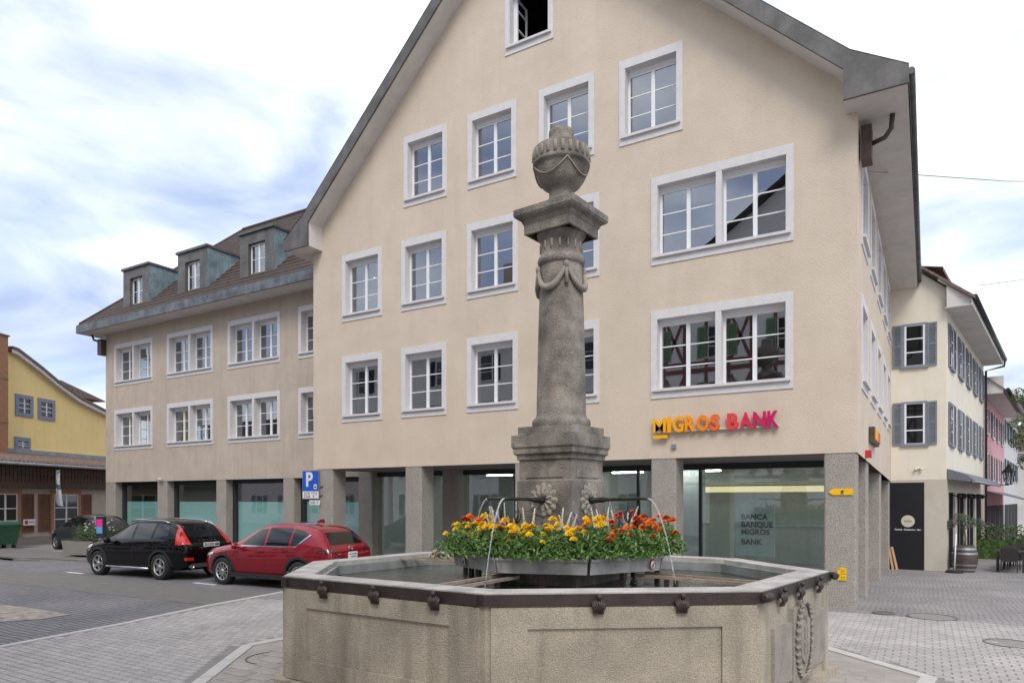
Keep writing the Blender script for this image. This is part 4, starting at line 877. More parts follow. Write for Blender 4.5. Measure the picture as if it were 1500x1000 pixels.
def car(name, label, loc, rz, L, Wd, top, belt, bot, wheels, wr, paint, spokes, roofw=.70, glass=(), rear=None, lamps=(), extra=None, rails=False):
    root = thing(name, label, 'car', loc, rz)
    xs = sorted(set([0, .04, .12, .3, .6, .9, 1.2, 1.5, 1.8, 2.1, 2.5, 2.9, 3.3, 3.6, 3.85, 4.05, 4.2, 4.35, L - .1, L - .03, L])); xs = [x for x in xs if x <= L]
    bm = bmesh.new(); secs = []
    plan = [(0, .68), (.04, .76), (.12, .84), (.3, .92), (.6, .97), (1.2, 1), (L - 1.2, 1), (L - .5, .965), (L - .1, .90), (L - .03, .84), (L, .76)]
    for x in xs:
        w = Wd / 2 * lerp_tab(plan, x); zt_, zb_, be = lerp_tab(top, x), lerp_tab(bot, x), lerp_tab(belt, x); be = min(be, zt_ - .05); cab = max(0, min(1, (zt_ - be - .05) / .4)); wrf = w * (.90 + (roofw - .90) * cab)
        half = [(0, zb_), (w * .86, zb_), (w * .97, zb_ + (be - zb_) * .15), (w, zb_ + (be - zb_) * .45), (w * .995, zb_ + (be - zb_) * .75), (w * .965, be), (wrf + (w * .965 - wrf) * .10, zt_ - (zt_ - be) * .16), (wrf * .80, zt_ - .012), (0, zt_)]
        ring_ = [bm.verts.new((x, -y, z)) for y, z in half] + [bm.verts.new((x, y, z)) for y, z in half[-2:0:-1]]; secs.append(ring_)
    n = len(secs[0])
    for a, b in zip(secs, secs[1:]):
        for k in range(n): bm.faces.new((a[k], a[(k + 1) % n], b[(k + 1) % n], b[k]))
    bm.faces.new(secs[0][::-1]); bm.faces.new(secs[-1]); bmesh.ops.recalc_face_normals(bm, faces=bm.faces)
    me = bpy.data.meshes.new('body'); bm.to_mesh(me); bm.free(); me.materials.append(MATS[paint])
    tmp = bpy.data.objects.new('tmp', me); COL.objects.link(tmp); s = tmp.modifiers.new('s', 'SUBSURF'); s.levels = s.render_levels = 2
    dg = bpy.context.evaluated_depsgraph_get(); sm = bpy.data.meshes.new_from_object(tmp.evaluated_get(dg)); tmp.modifiers.clear(); tmp.data = sm
    b2 = bmesh.new(); b2.from_mesh(sm); bvh = BVHTree.FromBMesh(b2); b2.free()
    cut = MB()
    for wx in wheels:
        for s_ in (-1, 1): cut.lathe([(.001, -.24), (wr + .055, -.24), (wr + .055, .24), (.001, .24)], 28, M=Matrix.Translation((wx, s_ * (Wd / 2 - .08), wr)) @ Matrix.Rotation(R(90), 4, 'X'), smooth=False)
    co = bpy.data.objects.new('cut', cut.mesh('cut', 'plastic_black')); COL.objects.link(co)
    bo = tmp.modifiers.new('b', 'BOOLEAN'); bo.operation = 'DIFFERENCE'; bo.object = co; bo.solver = 'EXACT'; bo.material_mode = 'TRANSFER'
    dg = bpy.context.evaluated_depsgraph_get(); fm = bpy.data.meshes.new_from_object(tmp.evaluated_get(dg)); bpy.data.objects.remove(tmp); bpy.data.objects.remove(co)
    fm.polygons.foreach_set('use_smooth', [True] * len(fm.polygons)); fm.name = 'body'; body = link('body', fm, root)
    md = body.modifiers.new('e', 'EDGE_SPLIT'); md.split_angle = R(38)
    for side in (-1, 1):
        for gp in glass: patch(bvh, gp, 'y', .006, 'car_glass', 'side_window', root, side=side)
        for wx in wheels:                        # arch cladding
            ring_ = [(wx + math.cos(R(a)) * (wr + .055), wr + math.sin(R(a)) * (wr + .055)) for a in range(-8, 189, 14)] + [(wx + math.cos(R(a)) * (wr + .12), wr + math.sin(R(a)) * (wr + .12)) for a in range(188, -9, -14)]
            cl_ = MB(); yy = side * (Wd / 2 + .006); m_ = len(ring_)
            pts = []
            for x_, z_ in ring_:
                h, nn, _, _ = bvh.ray_cast(Vector((x_, side * 3, z_)), Vector((0, -side, 0))); pts.append(((h.y if h else yy) + side * .012))
            cl_.add([(p[0], y_, p[1]) for p, y_ in zip(ring_, pts)] + [(p[0], y_ - side * .05, p[1]) for p, y_ in zip(ring_, pts)], [(i, i + 1, m_ - 2 - i, m_ - 1 - i) for i in range(m_ // 2 - 1)] + [(i, (i + 1) % m_, m_ + (i + 1) % m_, m_ + i) for i in range(m_)]); lpart('arch_trim', cl_, 'plastic_black', root)
            wh = MB(); Mw = Matrix.Translation((wx, side * (Wd / 2 - .115), wr)) @ Matrix.Rotation(R(-90) * side, 4, 'X')
            ty = MB(); ty.lathe([(wr * .64, -.10), (wr * .70, -.115), (wr * .93, -.112), (wr * .985, -.09), (wr, -.05), (wr, .05), (wr * .985, .09), (wr * .93, .112), (wr * .70, .115), (wr * .64, .10), (wr * .64, -.10)], 36, M=Mw)
            wo_ = lpart('wheel', ty, 'rubber', root)
            ri_ = MB(); so2 = -1 if False else 1
            ri_.lathe([(wr * .665, .095), (wr * .665, .108), (wr * .60, .108), (wr * .58, .06)], 36, M=Mw @ Matrix.Scale(so2, 4, (0, 0, 1)))
            for k in range(spokes):
                a = 2 * math.pi * k / spokes; Ms = Mw @ Matrix.Rotation(a, 4, 'Z'); sw_ = .062 if spokes < 7 else .032
                ri_.add([Ms @ Vector(p) for p in ((.03, -sw_ * .75, .085), (wr * .62, -sw_ * .5, .10), (wr * .62, sw_ * .5, .10), (.03, sw_ * .75, .085), (.03, -sw_ * .75, .05), (wr * .62, -sw_ * .5, .06), (wr * .62, sw_ * .5, .06), (.03, sw_ * .75, .05))], [(0, 1, 2, 3), (0, 4, 5, 1), (2, 6, 7, 3)])
            ri_.lathe([(.06, .07), (.055, .095), (.001, .097)], 16, M=Mw); lpart('rim', ri_, 'alloy', wo_)
            dk = MB(); dk.lathe([(wr * .64, .04), (.001, .04)], 24, M=Mw); lpart('brake_disc', dk, 'alloy_dark', wo_)
    if rear: patch(bvh, rear, 'x', .008, 'car_glass', 'rear_window', root, side=1)
    for nm, poly, ax, m_, sides in lamps:
        for sd in sides:
            pl = poly if ax == 'y' else [(p[0] * sd, p[1]) for p in poly]; patch(bvh, pl, ax, .012, m_, nm, root, .05, side=sd if ax == 'y' else 1)
    if extra: extra(root, bvh)
    return root
def plate_at(bvh, root, y, z, w, h, lines, size):
    hh, nn, _, _ = bvh.ray_cast(Vector((9, y, z)), Vector((-1, 0, 0))); x = hh.x + .025
    lpart('number_plate', MB().box(x - .02, x, y - w / 2, y + w / 2, z - h / 2, z + h / 2), 'plate', root)
    for k, s in enumerate(lines): o_ = lpart('plate_lettering', text_mesh(s, size, 'ink', .002, .002), None, root, (x + .003, y, z + h / 2 - size * .85 - k * size * .95 if len(lines) > 1 else z - size * .35), R(90))
def mirrors(root, x, z, Wd, m):
    for s in (-1, 1): a = MB(); a.lathe([(.001, -.1), (.07, -.08), (.09, 0), (.075, .08), (.001, .1)], 12, M=Matrix.Translation((x, s * (Wd / 2 + .1), z)) @ Matrix.Rotation(R(90), 4, 'X') @ Matrix.Scale(.6, 4, (1, 0, 0))); a.bar((x, s * (Wd / 2 - .06), z - .06), (x, s * (Wd / 2 + .06), z - .03), .05, .04); lpart('wing_mirror', a, m, root)
def seams(bvh, root, xs, z0, z1):
    for x in xs: patch(bvh, [(x - .006, z0), (x + .006, z0), (x + .006, z1), (x - .006, z1)], 'y', .003, 'plastic_black', 'door_seam', root, .1)
def handles(bvh, root, pts, m):
    for x, z in pts: 
        h, _, _, _ = bvh.ray_cast(Vector((x, -3, z)), Vector((0, 1, 0))); lpart('door_handle', MB().bar((x - .1, h.y - .02, z), (x + .1, h.y - .02, z + .008), .03, .03), m, root)
def volvo_extra(root, bvh):
    plate_at(bvh, root, .05, .98, .52, .12, ['ZH 575 488'], .1)
    for k, ch in enumerate('VOLVO'):
        y = -.26 + k * .13; h, _, _, _ = bvh.ray_cast(Vector((9, y, 1.1)), Vector((-1, 0, 0))); lpart('badge_letter', text_mesh(ch, .055, 'chrome', .004, .002), None, root, (h.x + .012, y, 1.08), R(90))
    mirrors(root, 1.55, 1.06, 1.89, 'paint_black'); seams(bvh, root, (1.5, 2.52, 3.42), .5, 1.02); handles(bvh, root, ((2.36, .93), (3.28, .96)), 'paint_black')
    for s in (-1, 1): lpart('sill_bar', MB().tube([(1.35, s * .93, .30), (3.25, s * .93, .30)], .035), 'alloy', root); lpart('roof_rail', MB().tube([(1.95, s * .61, 1.60), (2.3, s * .635, 1.665), (3.5, s * .635, 1.645), (3.75, s * .61, 1.58)], .018), 'alloy', root)
    lpart('rear_skid', MB().box(4.50, 4.66, -.62, .62, .36, .47), 'alloy', root)
    for s in (-1, 1): lpart('exhaust', MB().tube([(4.5, s * .55, .36), (4.69, s * .55, .36)], .045), 'chrome', root)
TOPV = [(0, .72), (.04, .82), (.12, .90), (.3, .98), (.9, 1.08), (1.2, 1.13), (1.5, 1.30), (1.8, 1.50), (2.1, 1.63), (2.5, 1.70), (3.3, 1.68), (3.85, 1.62), (4.05, 1.56), (4.2, 1.42), (4.35, 1.25), (4.53, 1.08), (4.6, 1.0), (4.63, .92)]
car('parked_car', 'black estate SUV with tall red tail lamps and silver sill bars, parked', (-22.03, 11.98, 0), R(4.0), 4.63, 1.89, TOPV, [(0, .66), (.3, .86), (1.2, 1.0), (2.5, 1.05), (3.6, 1.12), (4.63, 1.1)], [(0, .34), (.3, .22), (4.2, .24), (4.63, .42)], (.92, 3.69), .365, 'paint_black', 5,
    glass=[[(1.62, 1.10), (2.42, 1.11), (2.42, 1.53), (2.12, 1.50), (1.85, 1.32)], [(2.52, 1.115), (3.28, 1.14), (3.28, 1.56), (2.52, 1.55)], [(3.38, 1.15), (3.95, 1.24), (3.86, 1.45), (3.72, 1.53), (3.38, 1.555)]],
    rear=[(-.60, 1.18), (.60, 1.18), (.52, 1.50), (-.52, 1.50)], lamps=[('tail_lamp', [(.60, .98), (.82, 1.02), (.83, 1.12), (.66, 1.28), (.60, 1.52), (.55, 1.52), (.58, 1.25)], 'x', 'lamp_red', (-1, 1)), ('rear_reflector', [(.55, .55), (.80, .57), (.80, .65), (.55, .64)], 'x', 'lamp_red', (-1, 1)), ('tail_lamp_side', [(4.30, 1.0), (4.50, .98), (4.46, 1.10), (4.33, 1.22), (4.17, 1.42), (4.12, 1.43), (4.24, 1.20)], 'y', 'lamp_red', (-1, 1)), ('headlamp', [(.10, .70), (.55, .84), (.62, .92), (.22, .86)], 'y', 'lamp_clear', (-1, 1))], extra=volvo_extra)
def mazda_extra(root, bvh):
    plate_at(bvh, root, .0, .86, .32, .17, [], .075); h, _, _, _ = bvh.ray_cast(Vector((9, 0, .86)), Vector((-1, 0, 0))); lpart('plate_print', print_marks(.26, .13, (4, 6)), None, root, (h.x + .0255, 0, .86), R(90))
    h, _, _, _ = bvh.ray_cast(Vector((9, 0, 1.03)), Vector((-1, 0, 0))); e = MB(); e.tube([(h.x + .015, math.cos(t) * .07, 1.03 + math.sin(t) * .055) for t in [k * math.pi / 10 for k in range(21)]], .009, 6); e.tube([(h.x + .016, -.065, 1.045), (h.x + .016, -.02, 1.03), (h.x + .016, 0, 1.005), (h.x + .016, .02, 1.03), (h.x + .016, .065, 1.045)], .008, 6); lpart('emblem', e, 'chrome', root)
    h, _, _, _ = bvh.ray_cast(Vector((9, -.55, .82)), Vector((-1, 0, 0))); lpart('badge_lettering', text_mesh('CX-5', .075, 'chrome', .003, .002), None, root, (h.x + .02, -.55, .80), R(90))
    mirrors(root, 1.52, 1.05, 1.84, 'paint_red'); seams(bvh, root, (1.48, 2.45, 3.3), .42, 1.0); handles(bvh, root, ((2.30, .92), (3.15, .95)), 'paint_red')
    for s in (-1, 1): lpart('sill_trim', MB().box(1.28, 3.2, s * .92 - .02, s * .92 + .02, .24, .36), 'plastic_black', root)
    lpart('roof_fin', MB().prism([(3.35, 1.66), (3.62, 1.645), (3.60, 1.74), (3.54, 1.74)], -.02, .02, 'y'), 'paint_red', root)
    lpart('bumper_trim', MB().box(4.40, 4.54, -.72, .72, .30, .46), 'plastic_black', root)
TOPM = [(0, .70), (.04, .80), (.12, .88), (.3, .97), (.9, 1.06), (1.2, 1.10), (1.5, 1.27), (1.8, 1.47), (2.1, 1.60), (2.5, 1.67), (3.3, 1.645), (3.85, 1.57), (4.05, 1.50), (4.2, 1.35), (4.35, 1.15), (4.45, 1.06), (4.52, .98), (4.55, .9)]
car('parked_car', 'glossy red SUV with black wheel arch trim parked behind the fountain', (-16.85, 12.42, 0), R(3.5), 4.55, 1.84, TOPM, [(0, .64), (.3, .84), (1.2, .98), (2.5, 1.02), (3.6, 1.08), (4.55, 1.04)], [(0, .32), (.3, .20), (4.2, .22), (4.55, .40)], (.90, 3.60), .36, 'paint_red', 10,
    glass=[[(1.58, 1.07), (2.36, 1.07), (2.36, 1.50), (2.10, 1.47), (1.82, 1.29)], [(2.46, 1.07), (3.22, 1.09), (3.22, 1.52), (2.46, 1.52)], [(3.30, 1.10), (3.52, 1.13), (3.80, 1.35), (3.62, 1.46), (3.30, 1.51)]],
    rear=[(-.58, 1.13), (.58, 1.13), (.50, 1.42), (-.50, 1.42)], lamps=[('tail_lamp', [(.42, .98), (.80, .94), (.84, 1.02), (.62, 1.06)], 'x', 'lamp_dark', (-1, 1)), ('tail_lamp_side', [(4.0, 1.0), (4.40, .92), (4.42, 1.0), (4.2, 1.05)], 'y', 'lamp_dark', (-1, 1)), ('headlamp', [(.10, .70), (.5, .80), (.52, .86), (.15, .80)], 'y', 'lamp_clear', (-1, 1)), ('window_trim', [(1.55, 1.035), (3.5, 1.06), (3.86, 1.36), (3.83, 1.38), (3.48, 1.085), (1.55, 1.06)], 'y', 'chrome', (-1, 1))], extra=mazda_extra)
TOPH = [(0, .66), (.12, .80), (.3, .88), (.9, 1.02), (1.2, 1.18), (1.5, 1.38), (1.8, 1.52), (2.1, 1.58), (2.9, 1.60), (3.6, 1.52), (4.05, 1.30), (4.2, 1.05), (4.28, .9)]
car('parked_car', 'dark grey compact car parked by the shuttered shed behind the planter', (-34.3, 16.75, 0), R(-2), 4.28, 1.77, TOPH, [(0, .6), (.3, .78), (1.2, .95), (4.28, 1.0)], [(0, .30), (.3, .24), (4.28, .36)], (.85, 3.42), .32, 'paint_grey', 7, glass=[[(1.32, 1.04), (2.2, 1.04), (2.2, 1.44), (1.75, 1.38)], [(2.28, 1.04), (3.2, 1.06), (3.2, 1.42), (2.28, 1.45)]], lamps=[('headlamp', [(.12, .62), (.55, .74), (.60, .82), (.20, .76)], 'y', 'lamp_clear', (-1, 1))])
# ------------------------------------------------------------------ yellow house and shed across the side street
def cw(X, Z): return Vector((cth * X - sth * Z, sth * X + cth * Z))     # camera ground axes to world
SD = cw(.123, .9924); SANG = math.atan2(SD.y, SD.x)
def side_frame(P, inn): n = Vector((-SD.y, SD.x)); p = P + n * inn; return p
P0 = cw(-23.8, 33.2)
def s_of(px, inn=0):
    p = side_frame(P0, inn); X0 = cth * p.x + sth * p.y; Z0 = -sth * p.x + cth * p.y; r = (px - 750) / F_PX; return (r * Z0 - X0) / (.123 - .9924 * r), Z0
def sz(px, py, inn=0):
    s, Z0 = s_of(px, inn); return s, CAM_H + (HZ - py) * (Z0 + .9924 * s) / F_PX
shed = thing('shuttered_shed', 'low cream shed with brown shutters and dark carved timber band under tiled roof', 'shed', (P0.x, P0.y, 0))
TSH = frame_T(P0, SANG)
def shbox(mb, x0, x1, y0, y1, z0, z1, O=P0): return mb.box(x0, x1, y0, y1, z0, z1, Matrix.Translation((O.x, O.y, 0)) @ Matrix.Rotation(SANG, 4, 'Z'))
def sh_box(a, b, inn0, inn1, z0, z1): return shbox(MB(), a, b, inn0, inn1, z0, z1)
S_0, S_1 = -5, 13
wpart('wall', sh_box(S_0, S_1, 0, 2.4, 0, 3.95), 'cream_old', shed); wpart('plinth', sh_box(S_0, S_1, -.04, 0, 0, .42), 'plinth', shed)
zb = 2.78; zt_ = 3.95
wpart('beam', sh_box(S_0, S_1, -.36, 0, zb, zb + .30), 'wood_dark', shed); wpart('board_backing', sh_box(S_0, S_1, -.28, 0, zb + .3, zt_), 'rubber', shed)
k = S_0
while k < S_1:
    bmb = MB(); Mx = Matrix.Translation((P0.x, P0.y, 0)) @ Matrix.Rotation(SANG, 4, 'Z')
    pts = [(k + .01, zb + .3), (k + .2, zb + .3), (k + .2, zb + .55), (k + .17, zb + .62), (k + .2, zb + .70), (k + .2, zt_ - .1), (k + .01, zt_ - .1), (k + .01, zb + .70), (k + .04, zb + .62), (k + .01, zb + .55)]
    bmb.add([Mx @ Vector((x, -.33, z)) for x, z in pts] + [Mx @ Vector((x, -.29, z)) for x, z in pts], [tuple(range(10)), tuple(range(10, 20))[::-1]] + [(i, 10 + i, 10 + (i + 1) % 10, (i + 1) % 10) for i in range(10)]); wpart('board', bmb, 'wood_dark', shed); k += .225
rfm = MB(); Mx = Matrix.Translation((P0.x, P0.y, 0)) @ Matrix.Rotation(SANG, 4, 'Z')
rfm.add([Mx @ Vector(p) for p in ((S_0, -.75, 3.98), (S_1, -.75, 3.98), (S_1, 2.4, 4.62), (S_0, 2.4, 4.62), (S_0, -.75, 3.92), (S_1, -.75, 3.92), (S_1, 2.4, 4.5), (S_0, 2.4, 4.5))], [(0, 1, 2, 3), (7, 6, 5, 4), (4, 5, 1, 0), (5, 6, 2, 1), (7, 4, 0, 3)]); rfo = wpart('roof', rfm, 'tile_old', shed)
k = S_0
while k < S_1:                                    # pan tiles, one barrel row per strip of the roof
    tm = MB(); tm.tube([Mx @ Vector((k, -.80, 4.0)), Mx @ Vector((k, 2.38, 4.64))], .075, 6); wpart('tile_row', tm, 'tile_old', rfo); k += .24
wpart('gutter', MB().tube([Mx @ Vector((S_0, -.84, 3.93)), Mx @ Vector((S_1, -.84, 3.93))], .07), 'lead', shed); wpart('flashing', sh_box(S_0, S_1, 2.22, 2.39, 4.55, 4.88), 'lead', shed)
SWM = {}
def shed_window(sx0, sx1):
    z0, z1 = .62, 2.52; w = MB(); shbox(w, sx0, sx0 + .2, -.05, .0, z0, z1); shbox(w, sx1 - .2, sx1, -.05, 0, z0, z1); shbox(w, sx0, sx1, -.052, 0, z1, z1 + .17); shbox(w, sx0 - .05, sx1 + .05, -.09, 0, z0 - .12, z0); wo2 = wpart('window', w, 'brick', shed)
    a, b = sx0 + .2, sx1 - .2; f = MB(); m = (a + b) / 2
    for x0, x1 in ((a, a + .06), (b - .06, b), (m - .05, m + .05)): shbox(f, x0, x1, -.03, -.002, z0, z1)
    for z in (z0, z0 + .58, z0 + 1.17, z1 - .05): shbox(f, a, b, -.028, -.003, z, z + .05)
    wpart('sash_frame', f, 'stone_trim', wo2); wpart('pane', shbox(MB(), a, b, -.012, -.004, z0, z1), 'car_glass', wo2)
    for x in (sx0 - .78, sx1 + .03):
        o = link('shutter', shutter_mesh(.74, z1 - z0, 'wood_shutter'), wo2); o.matrix_world = Matrix(); o.matrix_parent_inverse = Matrix.Translation(TSH(x, -.005, z0)) @ Matrix.Rotation(SANG, 4, 'Z')
for a, b in ((-17, 30), (74, 118), (176, 220)): shed_window(s_of(a)[0], s_of(b)[0])
s0 = s_of(30)[0]; npn = one('no_parking_board', sh_box(s0 + .06, s0 + .75, -.12, -.08, .98, 1.28), 'plate', 'small white no parking board fixed on a brown shutter', 'sign'); dsk = MB(); dsk.lathe([(.11, .0), (.001, .001)], 20, M=Mx @ Matrix.Translation((s0 + .22, -.122, 1.13)) @ Matrix.Rotation(R(90), 4, 'X')); lpart('red_disc', dsk, 'ink_red', npn); lpart('print', sh_box(s0 + .38, s0 + .7, -.123, -.121, 1.12, 1.16), 'ink', npn)
# flag hanging limp from the timber band
fs_ = sz(64, 700)[0]; flag = thing('flag', 'limp white flag with dark blue stripe hanging from the timber band', 'flag', TSH(fs_, -.4, 3.6)); wpart('pole', MB().tube([TSH(fs_, -.3, 3.2), TSH(fs_, -1.0, 3.75)], .02), 'wood_dark', flag)
for nm, za, zc, m_ in (('cloth', 3.72, 3.05, 'flag_cloth'), ('stripe', 3.05, 2.82, 'flag_blue'), ('cloth', 2.82, 2.1, 'flag_cloth')):
    fmb = MB(); nn_ = 10; vs_ = []
    for z in (za, (za + zc) / 2, zc):
        wd = .12 + (3.72 - z) * .28
        for j in range(nn_): t = j / (nn_ - 1); vs_.append(TSH(fs_ - wd * .3 + wd * t, -.78 + .09 * math.sin(t * 9 + z * 2), z - t * .18 * (3.72 - z)))
    fmb.add(vs_, [(r_ * nn_ + j, r_ * nn_ + j + 1, (r_ + 1) * nn_ + j + 1, (r_ + 1) * nn_ + j) for r_ in range(2) for j in range(nn_ - 1)], True); wpart(nm, fmb, m_, flag)
# yellow gable house behind the shed
YI = 2.4; PY = side_frame(P0, YI); yel = thing('yellow_house', 'yellow plastered gable house with grey framed windows rising behind the shed', 'house', (PY.x, PY.y, 0)); TY = frame_T(PY, SANG); My = Matrix.Translation((PY.x, PY.y, 0)) @ Matrix.Rotation(SANG, 4, 'Z')
prof = [sz(x, y, YI) for x, y in ((11, 516), (20, 519), (56, 546), (80, 566), (112, 589), (154, 610), (200, 626))]
ytop = prof[0]; poly = [(ytop[0] - 6, 0)] + [(prof[-1][0] + 0, 0)] + prof[::-1] + [(ytop[0] - 3, ytop[1] + 1.2), (ytop[0] - 6, ytop[1] - .8)]
ym = MB(); ym.add([My @ Vector((x, 0, z)) for x, z in poly] + [My @ Vector((x, 9, z)) for x, z in poly], [tuple(range(len(poly)))] + [(i, (i + 1) % len(poly), len(poly) + (i + 1) % len(poly), len(poly) + i) for i in range(len(poly))]); wpart('wall', ym, 'yellow_plaster', yel)
vb = MB(); rb = MB()
for (a, za), (b, zb2) in zip(prof, prof[1:]):
    vb.add([My @ Vector(p) for p in ((a, -.25, za), (b, -.25, zb2), (b, -.25, zb2 + .2), (a, -.25, za + .2), (a, .0, za), (b, .0, zb2))], [(0, 1, 2, 3), (4, 5, 1, 0)]); rb.add([My @ Vector(p) for p in ((a, -.32, za + .2), (b, -.32, zb2 + .2), (b, -.32, zb2 + .32), (a, -.32, za + .32), (a, 9, za + .32), (b, 9, zb2 + .32), (a, -.2, za + .2), (b, -.2, zb2 + .2))], [(0, 1, 2, 3), (3, 2, 5, 4), (6, 7, 1, 0)])
wpart('verge_board', vb, 'stone_trim', yel); yr = wpart('roof', rb, 'tile_old', yel)
d0, d1 = sz(83, 562, YI + 1.5), sz(150, 590, YI + 1.5)
dmb = MB(); dmb.add([My @ Vector(p) for p in ((d0[0], 1.2, d0[1] + .2), (d1[0] - .4, 1.2, d0[1] - .45), (d1[0], 1.2, d1[1] + .05), (d0[0], 1.2, d1[1] + .05), (d0[0], 3.5, d0[1] + .2), (d1[0] - .4, 3.5, d0[1] - .45), (d1[0], 3.5, d1[1] + .05))], [(0, 3, 2, 1), (0, 1, 5, 4), (1, 2, 6, 5)]); wpart('dormer_roof', dmb, 'tile_old', yr)
for x0, y0, x1, y1 in ((22, 576, 48, 612), (55, 582, 80, 617), (21, 639, 44, 662)):
    a, za = sz(x0, y0, YI); b, zb2 = sz(x1, y1, YI); w = MB(); t = .2
    for bx in ((a, a + t, zb2, za), (b - t, b, zb2, za), (a + t, b - t, za - t, za), (a + t, b - t, zb2, zb2 + t)): w.box(bx[0], bx[1], -.05, .0, bx[2], bx[3], My)
    wo2 = wpart('window', w, 'grey_trim', yel); f = MB(); m = (a + b) / 2; f.box(m - .04, m + .04, -.03, -.002, zb2 + t, za - t, My)
    for k in (1, 2): z = zb2 + t + (za - zb2 - 2 * t) * k / 3; f.box(a + t, b - t, -.028, -.003, z - .02, z + .02, My)
    wpart('sash_frame', f, 'stone_trim', wo2); wpart('pane', MB().box(a + t, b - t, -.012, -.003, zb2 + t, za - t, My), 'car_glass', wo2)
br_ = sz(10, 497, YI); bk = MB(); br_ = (br_[0] - .5, br_[1]); bk.box(br_[0] - 3.2, br_[0], -.55, -.02, 3.5, br_[1], My); chim = one('brick_chimney', bk, 'brick', 'tall red brick chimney stack beside the yellow gable', 'chimney')
cb = MB(); cb.box(br_[0] - 3.25, br_[0] + .06, -.6, 0, br_[1], br_[1] + .08, My); cb.box(br_[0] - 3.22, br_[0] + .012, -.562, -.01, br_[1] - 2.2, br_[1] - 2.12, My); cb.box(br_[0] - 3.22, br_[0] + .012, -.562, -.01, br_[1] - 4.4, br_[1] - 4.32, My); lpart('coping', cb, 'tile_old', chim)
# green wheeled container
DC = cw(-23.05, 30.9); dump = thing('wheeled_container', 'green wheeled waste container with white stickers standing against the shed', 'container', (DC.x, DC.y, 0), SANG)
b = MB(); b.add([(-.55, -.32, .22), (.55, -.32, .22), (.55, .32, .22), (-.55, .32, .22), (-.68, -.42, 1.05), (.68, -.42, 1.05), (.68, .42, 1.05), (-.68, .42, 1.05)], [(0, 1, 5, 4), (1, 2, 6, 5), (2, 3, 7, 6), (3, 0, 4, 7), (0, 3, 2, 1)]); lpart('bin', b, 'green_bin', dump)
ld = MB(); ld.prism([(-.46, 1.05), (.46, 1.05), (.46, 1.13), (.25, 1.24), (-.25, 1.24), (-.46, 1.13)], -.72, .72, 'x'); lpart('lid', ld, 'green_bin', dump); lpart('sticker', MB().box(.36, .6, -.42, -.405, .72, .98, Matrix.Rotation(R(-5), 4, 'X')), 'plate', dump)
for sx in (-.45, .45):
    for sy in (-.25, .25): lpart('castor', MB().lathe([(.001, -.03), (.1, -.03), (.1, .03), (.001, .03)], 16, M=Matrix.Translation((sx, sy, .1)) @ Matrix.Rotation(R(90), 4, 'X')).bar((sx, sy, .1), (sx, sy, .24), .05), 'rubber', dump)
# concrete planter with white flowers
PC = onG(109, 819); plo = thing('concrete_planter', 'weathered concrete planter with leafy white flowering plants beside the black car', 'planter', (PC[0] - .1, PC[1] + .75, .06), R(12))
b = MB(); b.add([(-.95, -.48, .08), (.95, -.48, .08), (.95, .48, .08), (-.95, .48, .08), (-1.0, -.55, .6), (1.0, -.55, .6), (1.0, .55, .6), (-1.0, .55, .6), (-.9, -.45, .6), (.9, -.45, .6), (.9, .45, .6), (-.9, .45, .6)], [(3, 2, 1, 0), (0, 1, 5, 4), (1, 2, 6, 5), (2, 3, 7, 6), (3, 0, 4, 7), (4, 5, 9, 8), (5, 6, 10, 9), (6, 7, 11, 10), (7, 4, 8, 11)]); b.box(-.7, -.5, -.4, .4, 0, .08); b.box(.5, .7, -.4, .4, 0, .08); lpart('trough', b, 'plinth', plo); lpart('earth', MB().add([(-.9, -.45, .55), (.9, -.45, .55), (.9, .45, .55), (-.9, .45, .55)], [(0, 1, 2, 3)]), 'soil', plo)
pb = thing('white_flower_shrub', 'tall leafy shrub with small white flowers in the concrete planter', 'plant', (PC[0] - .1, PC[1] + .75, .61), R(12)); link('foliage', leaves(900, lambda: (RNG.uniform(-.75, .85), RNG.uniform(-.4, .4), abs(RNG.normal()) * .28 + RNG.uniform(0, .25)), .06, .3, 'foliage', 'leaf_tree', 1.), pb)
for k in range(28): h = link('flower_head', HW, pb, (random.uniform(-.2, .8), random.uniform(-.4, .35), random.uniform(.45, .85))); h.scale = (1.3,) * 3; h.rotation_euler = (random.uniform(0, 1), 0, 0)
# ticket column
TCp = cw(-15.45, 25.8); tk = thing('ticket_column', 'dark parking ticket column with pink and blue display beside the shop pier', 'ticket machine', (TCp.x, TCp.y, .06), TH); lpart('post', MB().box(-.07, .07, -.06, .06, 0, .75), 'galv', tk); lpart('case', MB().box(-.14, .14, -.1, .1, .75, 1.55), 'dark_metal', tk); lpart('pink_display', MB().box(-.11, .11, -.112, -.1, 1.18, 1.45), 'pink_display', tk); lpart('blue_display', MB().box(-.11, .11, -.112, -.1, .92, 1.17), 'blue_display', tk)
